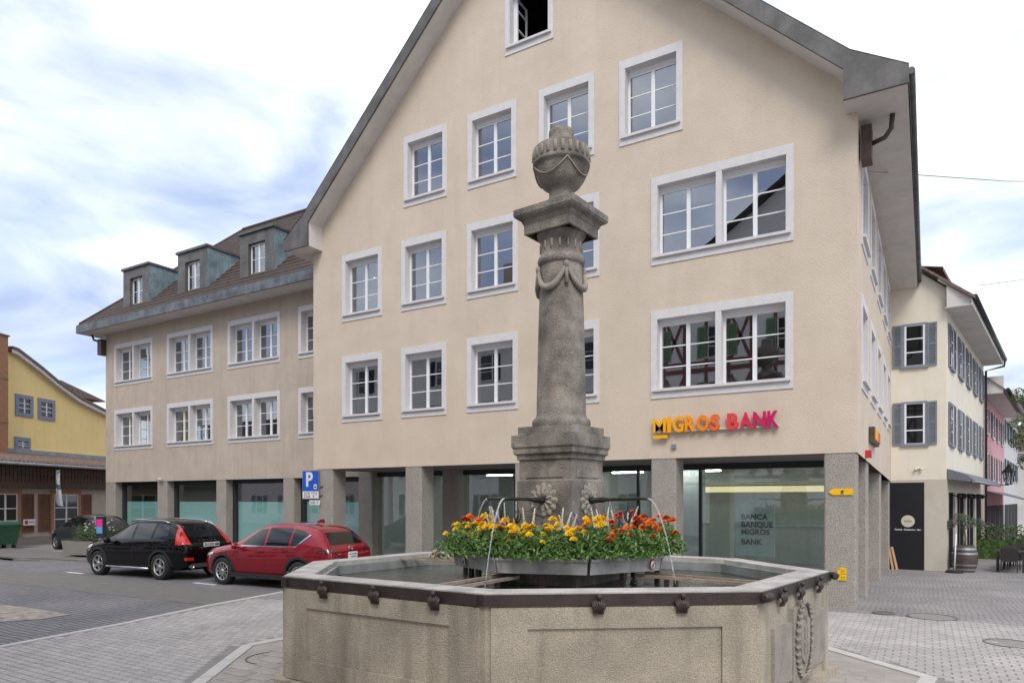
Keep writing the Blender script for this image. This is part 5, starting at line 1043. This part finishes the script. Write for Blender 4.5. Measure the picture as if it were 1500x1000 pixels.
# parking sign on brackets beside the first arcade pillar
PV = VF - .06; (ux0, z1_), (ux1, z0_) = onV(443.5, 690, PV), onV(466.5, 729.5, PV); pk = thing('parking_sign', 'blue parking sign with white P and a small plate below, bracketed to the pillar', 'sign', (ux1, PV, 2.4))
zm_ = z0_ + (z1_ - z0_) * .27; wpart('board', MB().box(ux0 - .02, ux1 + .02, PV, PV + .03, z0_ - .02, z1_ + .02), 'galv', pk); wpart('blue_field', MB().box(ux0, ux1, PV - .006, PV, zm_, z1_), 'sign_blue', pk); wpart('time_plate', MB().box(ux0, ux1, PV - .006, PV, z0_, zm_ - .01), 'plate', pk)
o = wpart('letter_P', text_mesh('P', .62, 'plate', .002, .02), None, pk); o.location = (ux0 + (ux1 - ux0) * .42, PV - .01, zm_ + .16)
wpart('disc_symbol', MB().box(ux1 - .2, ux1 - .07, PV - .01, PV - .006, zm_ + .06, zm_ + .21), 'plate', pk); wpart('disc_dial', MB().box(ux1 - .165, ux1 - .105, PV - .014, PV - .01, zm_ + .1, zm_ + .16), 'ink', pk)
o = wpart('plate_print', print_marks((ux1 - ux0) * .84, (zm_ - z0_) * .8, (9, 9, 6)), None, pk); o.location = ((ux0 + ux1) / 2, PV - .0065, (z0_ + zm_) / 2)
wpart('lower_plate', MB().box(ux0 + .3, ux1 + .06, PV, PV + .012, z0_ - .21, z0_ - .06), 'plate', pk); o = wpart('plate_print', print_marks((ux1 - ux0 - .24) * .8, .1, (7, 6)), None, pk); o.location = ((ux0 + ux1) / 2 + .18, PV - .0005, z0_ - .135)
wpart('bracket', MB().box(ux1 - .3, -16.3, PV + .03, PV + .07, z1_ - .5, z1_ - .45).box(ux1 - .3, -16.3, PV + .03, PV + .07, z1_ - .78, z1_ - .73), 'galv', pk)
wcm = thing('security_camera', 'small white security camera above the wing shop pier', 'camera', (-29.3, VG, WS + .05)); wpart('housing', MB().tube([(-29.5, VG - .12, WS + .1), (-29.15, VG - .16, WS + .07)], .05, 10), 'stone_trim', wcm); wpart('mount', MB().box(-29.34, -29.28, VG - .12, VG, WS + .08, WS + .12), 'stone_trim', wcm)

# ------------------------------------------------------------------ cream corner house and the row along the lane
CH0 = Vector((-1.06, 28.8)); CH1 = Vector((.66, 28.8)); GZ_ = gz(0, 28.8)
LD = Vector((math.sin(R(8.2)), math.cos(R(8.2)))); LANG = math.atan2(LD.y, LD.x); TL_ = frame_T(CH1, LANG); ML = Matrix.Translation((CH1.x, CH1.y, 0)) @ Matrix.Rotation(LANG, 4, 'Z')
cream = thing('cream_house', 'cream corner house with grey shutters and boxed white eave beside the bank', 'house', (.66, 28.8, GZ_))
def gtop(u): return 9.2 + .85 * (1.42 - u)
fw = MB(); fw.add([(CH0.x - .3, 28.8, 2.95), (CH1.x, 28.8, 2.95), (CH1.x, 28.8, gtop(CH1.x) - .1), (CH0.x - .3, 28.8, gtop(CH0.x - .3) - .1)], [(0, 1, 2, 3)])
LC = 13.2; fw.add([TL_(0, 0, 2.95), TL_(LC, 0, 2.95), TL_(LC, 0, 9.05), TL_(0, 0, 9.05)], [(0, 1, 2, 3)]); wpart('wall', fw, 'cream_house', cream)
bw = MB(); bw.add([(-.01, 28.79, GZ_ - .1), (CH1.x + .01, 28.79, GZ_ - .1), (CH1.x + .01, 28.79, 2.96), (-.01, 28.79, 2.96)], [(0, 1, 2, 3)]); bw.box(-1.4, -.005, 28.795, 28.9, 2.86, 2.96)
for a, b_ in ((0, .5), (2.3, 2.9), (5.6, 6.1), (9.2, 9.7), (12.7, LC)): bw.box(a, b_, -.01, .25, GZ_ - .6, 2.95, ML)
bw.box(0, LC, -.005, .25, 2.5, 2.95, ML); wpart('ground_floor', bw, 'cream_base', cream)
gf = MB()
for a, b_ in ((.5, 2.3), (2.9, 5.6), (6.1, 9.2), (9.7, 12.7)): gf.box(a, b_, .12, .2, GZ_ - .6, 2.5, ML)
wpart('shop_window', gf, 'car_glass', cream)
gfr = MB()
for x in (.5, 1.3, 2.25, 2.9, 4.2, 5.55, 6.1, 7.6, 9.15, 9.7, 11.2, 12.6): gfr.box(x, x + .07, .06, .14, GZ_ - .5, 2.5, ML)
wpart('shop_frame', gfr, 'dark_metal', cream)
dp = one('door_panel', MB().box(-1.1, -.012, 28.74, 28.82, GZ_ - .02, 2.86), 'black_panel', 'tall black panel with round beige restaurant emblem beside the last pillar', 'panel'); dm_ = MB(); dm_.lathe([(.215, 0), (.001, .001)], 32, M=Matrix.Translation((-.52, 28.735, 1.46)) @ Matrix.Rotation(R(90), 4, 'X')); lpart('emblem_disc', dm_, 'disc_beige', dp)
lpart('emblem_lettering', text_mesh('estia', .13, 'plinth', .002, .0), None, dp, (-.52, 28.728, 1.43)); lpart('panel_lettering', text_mesh('Osteria - Estiatorion - Bar', .078, 'plate', .002, .002), None, dp, (-.53, 28.73, 1.13))
def house_window(root, T_or_M, x, z, w, h, sm, kind, sw=.36):
    M_ = T_or_M; f = MB(); t = .07
    for bx in ((x - w / 2 - t, x - w / 2, z - t, z + h + t), (x + w / 2, x + w / 2 + t, z - t, z + h + t), (x - w / 2, x + w / 2, z + h, z + h + t)): f.box(bx[0], bx[1], -.03, .0, bx[2], bx[3], M_)
    f.box(x - w / 2 - .12, x + w / 2 + .12, -.09, 0, z - .1, z, M_); wo2 = wpart('window', f, kind, root)
    g = MB(); g.box(x - w / 2, x - w / 2 + .06, -.022, -.001, z, z + h, M_); g.box(x + w / 2 - .06, x + w / 2, -.022, -.001, z, z + h, M_)
    for k in range(4): g.box(x - w / 2 + .06, x + w / 2 - .06, -.02, -.001, z + h * k / 3 - (.02 if k else 0), z + h * k / 3 + (.02 if k < 3 else 0), M_)
    wpart('sash_frame', g, 'white_frame', wo2); wpart('pane', MB().box(x - w / 2 + .05, x + w / 2 - .05, -.012, -.002, z, z + h, M_), 'car_glass', wo2)
    for xx in (x - w / 2 - t - sw, x + w / 2 + t): o = link('shutter', shutter_mesh(sw, h + .08, sm), wo2); o.matrix_parent_inverse = M_ @ Matrix.Translation((xx, -.012, z - .04))
MF = Matrix.Translation((0, 28.8, 0))
for z in (7.08, 4.26): house_window(cream, MF, -.31, z, .64, 1.46, 'shutter_grey', 'grey_trim', .3)
for k in range(5):
    for z in (7.08, 4.26): house_window(cream, ML, 1.35 + k * 2.6, z, .8, 1.46, 'shutter_grey', 'grey_trim', .42)
eb = MB(); eb.add([(.66, 28.5, 8.97), (1.42, 28.5, 8.97), (1.42, 28.5, 9.2), (.66, 28.5, 9.78)], [(0, 1, 2, 3)]); eb.add([(.4, 28.5, 9.95), (1.45, 28.5, 9.16), (1.45, 28.5, 9.27), (.4, 28.5, 10.1)], [(0, 1, 2, 3)]); wpart('eave_end', eb, 'grey_trim' if False else 'soffit_white', cream)
for k in range(14): wpart('soffit_board', MB().box(-.3 + k * .97, -.3 + k * .97 + .95, -.78, .02, 8.96, 8.985, ML), 'soffit_white', cream)
wpart('fascia', MB().box(-.3, LC + .2, -.80, -.77, 8.94, 9.2, ML), 'soffit_white', cream); wpart('gutter', MB().tube([ML @ Vector((-.35, -.88, 9.2)), ML @ Vector((LC + .2, -.88, 9.2))], .09).tube([ML @ Vector((LC, -.88, 9.15)), ML @ Vector((LC, -.85, 8.85)), ML @ Vector((LC, -.1, 8.7)), ML @ Vector((LC, -.1, GZ_ - .5))], .055), 'dark_metal', cream)
rc = MB(); rc.add([ML @ Vector(p) for p in ((-.4, -.9, 9.22), (LC + .2, -.9, 9.22), (LC + .2, 4.5, 13.8), (-.4, 4.5, 13.8), (-.4, -.9, 9.12), (-.4, 4.5, 13.7))], [(0, 1, 2, 3), (4, 0, 3, 5)]); rco = wpart('roof', rc, 'tile_old', cream)
dr = MB(); dr.add([ML @ Vector(p) for p in ((.8, .2, 10.75), (.8, 2.6, 11.35), (4.4, 2.6, 11.35), (4.4, .2, 10.75), (.8, .2, 10.62), (4.4, .2, 10.62))], [(0, 1, 2, 3)[::-1], (4, 5, 3, 0)]); dr.box(1.0, 4.2, .5, 2.5, 9.9, 10.7, ML); wpart('dormer', dr, 'tile_old', rco)
an = thing('folded_awning', 'grey folded awning above the cream house shop windows', 'awning', TL_(0, 0, 3.1)); wpart('cassette', MB().prism([(-.02, 3.32), (-.02, 3.0), (-.55, 2.93), (-.62, 3.0), (-.5, 3.12)], .1, 11.5, 'x') if False else MB().add([ML @ Vector((x, y, z)) for x in (.1, 11.5) for y, z in ((-.02, 3.34), (-.02, 2.98), (-.7, 2.86), (-.78, 2.95), (-.62, 3.1))], [(0, 1, 2, 3, 4), (9, 8, 7, 6, 5)] + [(i, 5 + i, 5 + (i + 1) % 5, (i + 1) % 5) for i in range(5)]), 'awning', an); wpart('front_rail', MB().tube([ML @ Vector((.1, -.8, 2.88)), ML @ Vector((11.5, -.8, 2.88))], .05), 'galv', an)
for k in range(6): p = ML @ Vector((1.2 + k * 1.7, -.25, 2.35)); sp_ = thing('spotlight', 'small black spotlight on the cream house under the awning', 'lamp', p, 0, 'spotlights under the awning'); wpart('head', MB().lathe([(.001, -.1), (.06, -.08), (.09, .1), (.001, .1)], 10, M=Matrix.Translation(p) @ Matrix.Rotation(R(70), 4, 'X')), 'ink', sp_); wpart('arm', MB().tube([p, ML @ Vector((1.2 + k * 1.7, 0, 2.42))], .02), 'ink', sp_)
wl = thing('twin_wall_lamp', 'tiny white twin lamp on the cream wall above the black panel', 'lamp', (-.2, 28.8, 3.35)); wpart('heads', MB().lathe([(.001, 3.28), (.05, 3.3), (.05, 3.36), (.001, 3.38)], 10, (-.28, 28.7)).lathe([(.001, 3.28), (.05, 3.3), (.05, 3.36), (.001, 3.38)], 10, (-.1, 28.7)).box(-.26, -.12, 28.72, 28.8, 3.34, 3.38), 'stone_trim', wl)
def row_house(name, label, s0, s1, eave, m, shm, rows, roofm):
    r_ = thing(name, label, 'house', TL_((s0 + s1) / 2, 0, -.8)); w = MB(); w.box(s0 + .01, s1 - .01, 0, 7, -1.2, eave, ML); wpart('wall', w, m, r_)
    e = MB(); e.box(s0, s1, -.8, 0, eave - .05, eave + .04, ML); e.box(s0, s0 + .05, -.82, .3, eave + .04, eave + .8, ML); wpart('eave_box', e, 'soffit_white', r_)
    q_ = MB(); q_.add([ML @ Vector(p) for p in ((s0 - .1, -.95, eave + .08), (s1 + .1, -.95, eave + .08), (s1 + .1, 4, eave + 4.4), (s0 - .1, 4, eave + 4.4), (s0 - .1, -.95, eave - .02), (s1 + .1, -.95, eave - .02))], [(0, 1, 2, 3), (4, 5, 1, 0)]); wpart('roof', q_, roofm, r_); wpart('gutter', MB().tube([ML @ Vector((s0 - .1, -1.0, eave + .08)), ML @ Vector((s1 + .1, -1.0, eave + .08))], .09), 'dark_metal', r_)
    n = int((s1 - s0) / 2.7)
    for z in rows:
        for k in range(n): house_window(r_, ML, s0 + (k + .5) * (s1 - s0) / n, z, .8, 1.3, shm, 'stone_trim', .42)
    g = MB()
    for k in range(4): a = s0 + .6 + k * (s1 - s0 - .6) / 4; g.box(a, a + (s1 - s0) / 4 - .6, -.02, .1, -.9, 1.9, ML)
    wpart('shop_window', g, 'rubber', r_)
    return r_
row_house('pink_house', 'pink row house with mauve shutters next along the lane', 13.3, 26.4, 7.6, 'pink_plaster', 'shutter_mauve', (5.7, 3.3), 'tile_old')
row_house('pale_house', 'pale grey row house with navy shutters beyond the pink house', 26.5, 41, 8.6, 'pale_plaster', 'shutter_navy', (6.2, 3.6), 'tile_old')
wh = thing('white_house', 'plain white house closing the end of the lane', 'house', TL_(50, -3, -.9)); wpart('wall', MB().box(44, 56, -9, 4, -1.2, 6.2, ML), 'white_plaster', wh); wpart('roof', MB().add([ML @ Vector(p) for p in ((43.5, -9.5, 6.2), (56.5, -9.5, 6.2), (56.5, -2.5, 9.8), (43.5, -2.5, 9.8), (43.5, 4.5, 6.2), (56.5, 4.5, 6.2))], [(0, 1, 2, 3), (3, 2, 5, 4), (0, 3, 4)]), 'tile_old', wh)
for y in (-7.5, -5.2): wpart('window', MB().box(43.9, 44.0, y, y + 1.0, 1.6, 3.0, ML), 'car_glass', wh)
an2 = thing('open_awning', 'grey awning with white edge let down in front of the pink house', 'awning', TL_(20, 0, 2.6)); wpart('cloth', MB().add([ML @ Vector(p) for p in ((14.5, 0, 2.7), (25.5, 0, 2.7), (25.5, -2.1, 2.05), (14.5, -2.1, 2.05), (14.5, -2.1, 1.93), (25.5, -2.1, 1.93))], [(0, 1, 2, 3), (3, 2, 5, 4)]), 'awning', an2); wpart('edge', MB().tube([ML @ Vector((14.5, -2.12, 1.93)), ML @ Vector((25.5, -2.12, 1.93))], .04), 'plate', an2)
lp = ML @ Vector((14.6, -.95, 0)); lan = thing('wall_lantern', 'old style black wall lantern on a bracket at the pink house', 'lantern', (lp.x, lp.y, 3.2)); b = MB(); b.tube([ML @ Vector((14.6, 0, 2.95)), ML @ Vector((14.6, -.5, 3.02)), ML @ Vector((14.6, -.95, 2.98))], .025)
for k in range(6): a = k * math.pi / 3; b.tube([(lp.x + math.cos(a) * .14, lp.y + math.sin(a) * .14, 3.05), (lp.x + math.cos(a) * .27, lp.y + math.sin(a) * .27, 3.62)], .016, 5)
b.lathe([(.15, 3.0), (.15, 3.05), (.13, 3.05)], 6, (lp.x, lp.y), False).lathe([(.30, 3.62), (.29, 3.67), (.12, 3.86), (.10, 3.95), (.03, 4.05), (.001, 4.12)], 6, (lp.x, lp.y), False); wpart('cage', b, 'ink', lan); wpart('glass_body', MB().lathe([(.125, 3.06), (.255, 3.61)], 6, (lp.x, lp.y), False), 'glass', lan); wpart('bulb', MB().lathe([(.001, 3.15), (.05, 3.2), (.06, 3.35), (.001, 3.45)], 10, (lp.x, lp.y)), 'plate', lan)
# barrel with olive tree, pole stand, planks
g = onG(1413, 837); bar = thing('wine_barrel', 'old oak wine barrel with steel hoops used as a planter', 'barrel', g); pr = [(.30, 0), (.34, .12), (.385, .30), (.40, .47), (.385, .64), (.34, .82), (.30, .94), (.27, .94), (.27, .88), (.001, .88)]; lpart('staves', MB().lathe(pr, 28), 'barrel', bar)
for z in (.10, .26, .66, .82): r_ = lerp_tab([(b_, a) for a, b_ in pr[:7]], z + .025) + .006; r2 = lerp_tab([(b_, a) for a, b_ in pr[:7]], z - .025) + .006; lpart('hoop', MB().lathe([(r2, z - .03), (r_, z + .03)], 28), 'galv', bar)
ol = thing('olive_tree', 'small grey green olive tree growing out of the wine barrel', 'tree', (g[0], g[1], g[2] + .88)); lpart('trunk', MB().tube([(0, 0, 0), (.03, .01, .3), (-.02, 0, .6), (.02, 0, .85)], [.035, .03, .026, .02], 7).tube([(-.02, 0, .55), (-.25, .05, .95)], [.015, .008], 5).tube([(0, 0, .6), (.27, -.05, .98)], [.015, .008], 5), 'bark', ol)
def cl_smp(cs_, r):
    def f():
        c = random.choice(cs_); p = RNG.normal(size=3); p /= np.linalg.norm(p); return tuple(np.array(c) + p * r * RNG.uniform(.3, 1) ** .6 * np.array((1, 1, .7)))
    return f
lpart('crown', leaves(1500, cl_smp([(-.35, 0, .85), (0, .15, 1.0), (.35, 0, .9), (.1, -.2, .8), (-.15, -.1, 1.05), (.5, .05, .78), (-.5, .05, .75)], .22), .045, .28, 'crown', 'leaf_olive', .2), None, ol)
g = onG(1398, 838.5); ps = thing('pole_stand', 'white pole on a round black base plate beside the wine barrel', 'stand', g); lpart('base', MB().lathe([(.001, 0), (.27, 0), (.27, .05), (.22, .08), (.001, .08)], 28), 'rubber', ps); lpart('pole', MB().tube([(0, 0, .07), (.05, .1, 1.35)], .025), 'plate', ps)
g = onG(1309, 832); pkx = thing('leaning_planks', 'two short wooden planks leaning on the pillar beside the black panel', 'planks', (g[0], 28.6, g[2])); 
for dxp, h in ((0, 1.0), (.13, .82)): wpart('plank', MB().bar((g[0] + dxp, 28.45, g[2]), (g[0] + dxp - .18, 28.68, g[2] + h), .09, .03), 'wood_plank', pkx)
# cafe tables and chairs
def cafe_chair():
    t = thing('cafe_chair', 'dark woven cafe chair on slim legs at the restaurant tables', 'chair', (0, 0, 0), 0, 'woven chairs at the restaurant tables'); a = MB(); a.box(-.24, .24, -.24, .24, .40, .46); lpart('seat', a, 'rattan', t); lpart('backrest', MB().add([(-.25, -.23, .44), (.25, -.23, .44), (.25, -.31, .86), (-.25, -.31, .86), (-.25, -.20, .44), (.25, -.20, .44), (.25, -.27, .86), (-.25, -.27, .86)], [(0, 1, 2, 3), (7, 6, 5, 4), (3, 2, 6, 7), (0, 3, 7, 4), (1, 5, 6, 2)]), 'rattan', t)
    for x in (-.23, .23):
        for y in (-.22, .22): l = lpart('leg', MB().bar((x, y, .03), (x, y, .42), .035), 'rattan', t); lpart('foot_cap', MB().box(x - .022, x + .022, y - .022, y + .022, 0, .035), 'galv', l)
        lpart('armrest', MB().bar((x, -.26, .64), (x, .2, .64), .04, .03).bar((x, .2, .42), (x, .2, .64), .03, .03, (1, 0, 0)), 'rattan', t)
    return t
def cafe_table():
    t = thing('cafe_table', 'dark square cafe table on four straight legs outside the restaurant', 'table', (0, 0, 0), 0, 'tables outside the restaurant'); lpart('tabletop', MB().box(-.42, .42, -.42, .42, .71, .75), 'rattan', t)
    for x in (-.37, .37):
        for y in (-.37, .37): lpart('leg', MB().box(x - .035, x + .035, y - .035, y + .035, 0, .71), 'rattan', t)
    return t
ch0, tb0 = cafe_chair(), cafe_table(); first = [True, True]
def put(o, k, u, v, rz):
    r_ = o if first[k] else copy_tree(o); first[k] = False; r_.location = (u, v, gz(u, v)); r_.rotation_euler.z = rz; return r_
TC0 = onG(1462, 838)
for i in range(2):
    for j in range(3):
        u, v = TC0[0] + .42 + i * 1.75 + j * .35, TC0[1] + .75 + j * 1.95; put(tb0, 1, u, v, -.1)['label'] = 'dark square cafe table, %s, %s' % (('beside the wine barrel', 'further from the barrel')[i], ('foremost row', 'middle row', 'row by the hedge')[j])
        for a, b_, rz in ((-.22, -.62, 0), (.25, .62, math.pi)): put(ch0, 0, u + a * .4, v + b_, rz - .1)['label'] = 'dark woven cafe chair facing %s at the %s table, %s' % ('the hedge' if rz < 1 else 'the square', ('barrel side', 'outer')[i], ('foremost row', 'middle row', 'row by the hedge')[j])
hc = cw(.72 * 31 + .6, 31.5); hg = thing('clipped_hedge', 'leafy green clipped hedge behind the restaurant tables', 'hedge', (hc.x, hc.y, gz(hc.x, hc.y)), R(-6)); lpart('foliage', leaves(5200, lambda: (RNG.uniform(-2.2, 5), RNG.uniform(-.45, .45), RNG.uniform(.1, 1.5 + .12 * math.sin(RNG.uniform(0, 9)))), .075, .5, 'foliage', 'leaf_hedge', .5), None, hg); lpart('stem', MB().box(-2.1, 4.9, -.2, .2, 0, .9), 'leaf_hedge', hg)
tp = cw(.80 * 33 + .75, 33.5); tz = gz(tp.x, tp.y); tre = thing('street_tree', 'green leafy tree at the lane with branches reaching towards the houses', 'tree', (tp.x, tp.y, tz)); lpart('trunk', MB().tube([(0, 0, 0), (.05, 0, 2), (-.05, .05, 4.2), (.1, 0, 6.5), (.1, 0, 8)], [.2, .17, .14, .09, .04], 9).tube([(0, 0, 3.6), (-1.0, -.3, 5.2), (-1.9, -.5, 6.6)], [.08, .05, .02], 6).tube([(0, 0, 4.4), (1.2, .3, 6)], [.07, .03], 6).tube([(0, 0, 5), (-.5, .6, 7), (-1.2, 1, 8)], [.06, .04, .02], 6).tube([(0, 0, 3.2), (-.9, .2, 4.2), (-1.7, .1, 4.6)], [.06, .04, .02], 6), 'bark', tre)
cl_c = [(RNG.normal() * 1.1 - .25, RNG.normal() * 1.1, 6.2 + RNG.normal() * 1.5) for _ in range(26)] + [(-1.9, -.5, 6.6), (-1.5, .1, 4.7), (-1.2, 1, 8)]
lpart('crown', leaves(7000, cl_smp(cl_c, .62), .085, .5, 'crown', 'leaf_tree', .2), None, tre)
for nm, a, b_ in (('from the bank side wall', TS(2.2, 0, 9.78), tuple(cw(22, 26)) + (14.3,)), ('from the cream house', tuple(cw(17.4, 25.5)) + (10.2,), tuple(cw(24, 30)) + (12.3,))):
    one('overhead_cable', MB().tube([a, tuple((Vector(a) + Vector(b_)) / 2 - Vector((0, 0, .12))), b_], .012, 5), 'galv', 'thin overhead cable running ' + nm + ' across the lane', 'cable')

# ------------------------------------------------------------------ houses across the square (seen mirrored in the glass)
VB = -6.0; MB_ = Matrix.Translation((6, VB, 0)) @ Matrix.Rotation(math.pi, 4, 'Z')      # local x runs towards -u
def back_house(name, label, x0, x1, eave, ridge, m, shm, rows, gable=False, nwin=5):
    r_ = thing(name, label, 'house', MB_ @ Vector(((x0 + x1) / 2, 0, 0))); w = MB(); w.box(x0, x1, 0, 9, 0, eave, MB_)
    if gable: xm = (x0 + x1) / 2; w.add([MB_ @ Vector(p) for p in ((x0, 0, eave), (x1, 0, eave), (xm, 0, ridge))], [(0, 1, 2)])
    wpart('wall', w, m, r_); q_ = MB()
    if gable: q_.add([MB_ @ Vector(p) for p in ((x0 - .6, -.6, eave - .6), (xm, -.6, ridge + .25), (xm, 9, ridge + .25), (x0 - .6, 9, eave - .6), (x1 + .6, -.6, eave - .6), (x1 + .6, 9, eave - .6))], [(0, 1, 2, 3), (4, 5, 2, 1)])
    else: q_.add([MB_ @ Vector(p) for p in ((x0 - .2, -.8, eave - .3), (x1 + .2, -.8, eave - .3), (x1 + .2, 4.5, ridge), (x0 - .2, 4.5, ridge), (x1 + .2, 9.8, eave - .3), (x0 - .2, 9.8, eave - .3))], [(0, 1, 2, 3), (3, 2, 4, 5), (0, 3, 5), (1, 4, 2)])
    rr = wpart('roof', q_, 'tile', r_)
    for z in rows:
        for k in range(nwin): house_window(r_, MB_, x0 + (k + .5) * (x1 - x0) / nwin, z, 1.0, 1.6, shm, 'stone_trim', .5)
    return r_, rr
ht, _ = back_house('half_timbered_house', 'half timbered gabled house with green shutters facing the bank', 3, 21, 12.6, 18.5, 'limewash', 'shutter_green', (4.0, 7.0, 10.0), True, 5)
for z in (3.1, 3.5, 6.1, 6.45, 9.2, 9.6, 12.4): wpart('beam', MB().box(3, 21, -.05, .0, z, z + .2, MB_), 'timber_red', ht)
for k in range(16):
    x = 3 + k * 1.19; wpart('post', MB().box(x, x + .17, -.045, 0, 3.7, 12.4, MB_), 'timber_red', ht)
for k in range(0, 15, 3):
    x = 3 + k * 1.19
    for z in (3.7, 6.65, 9.8):
        for a, b_ in (((x + .15, z), (x + 1.15, z + 2.3)), ((x + 1.15, z), (x + .15, z + 2.3))): wpart('brace', MB().bar(MB_ @ Vector((a[0], -.02, a[1])), MB_ @ Vector((b_[0], -.02, b_[1])), .04, .15), 'timber_red', ht)
bh, brf = back_house('tall_white_house', 'white town house with navy shutters facing the bank', 21.5, 43, 12.8, 17.0, 'limewash', 'shutter_navy', (1.0, 4.0, 7.0, 10.0), False, 6); wpart('chimney', MB().box(30, 31, 3, 4, 14, 18.5, MB_), 'cream_old', brf)
back_house('rose_house', 'long pale rose house with grey shutters facing the wing', 43.5, 84, 6.8, 10.5, 'rose_plaster', 'shutter_grey', (1.0, 4.0), False, 11)
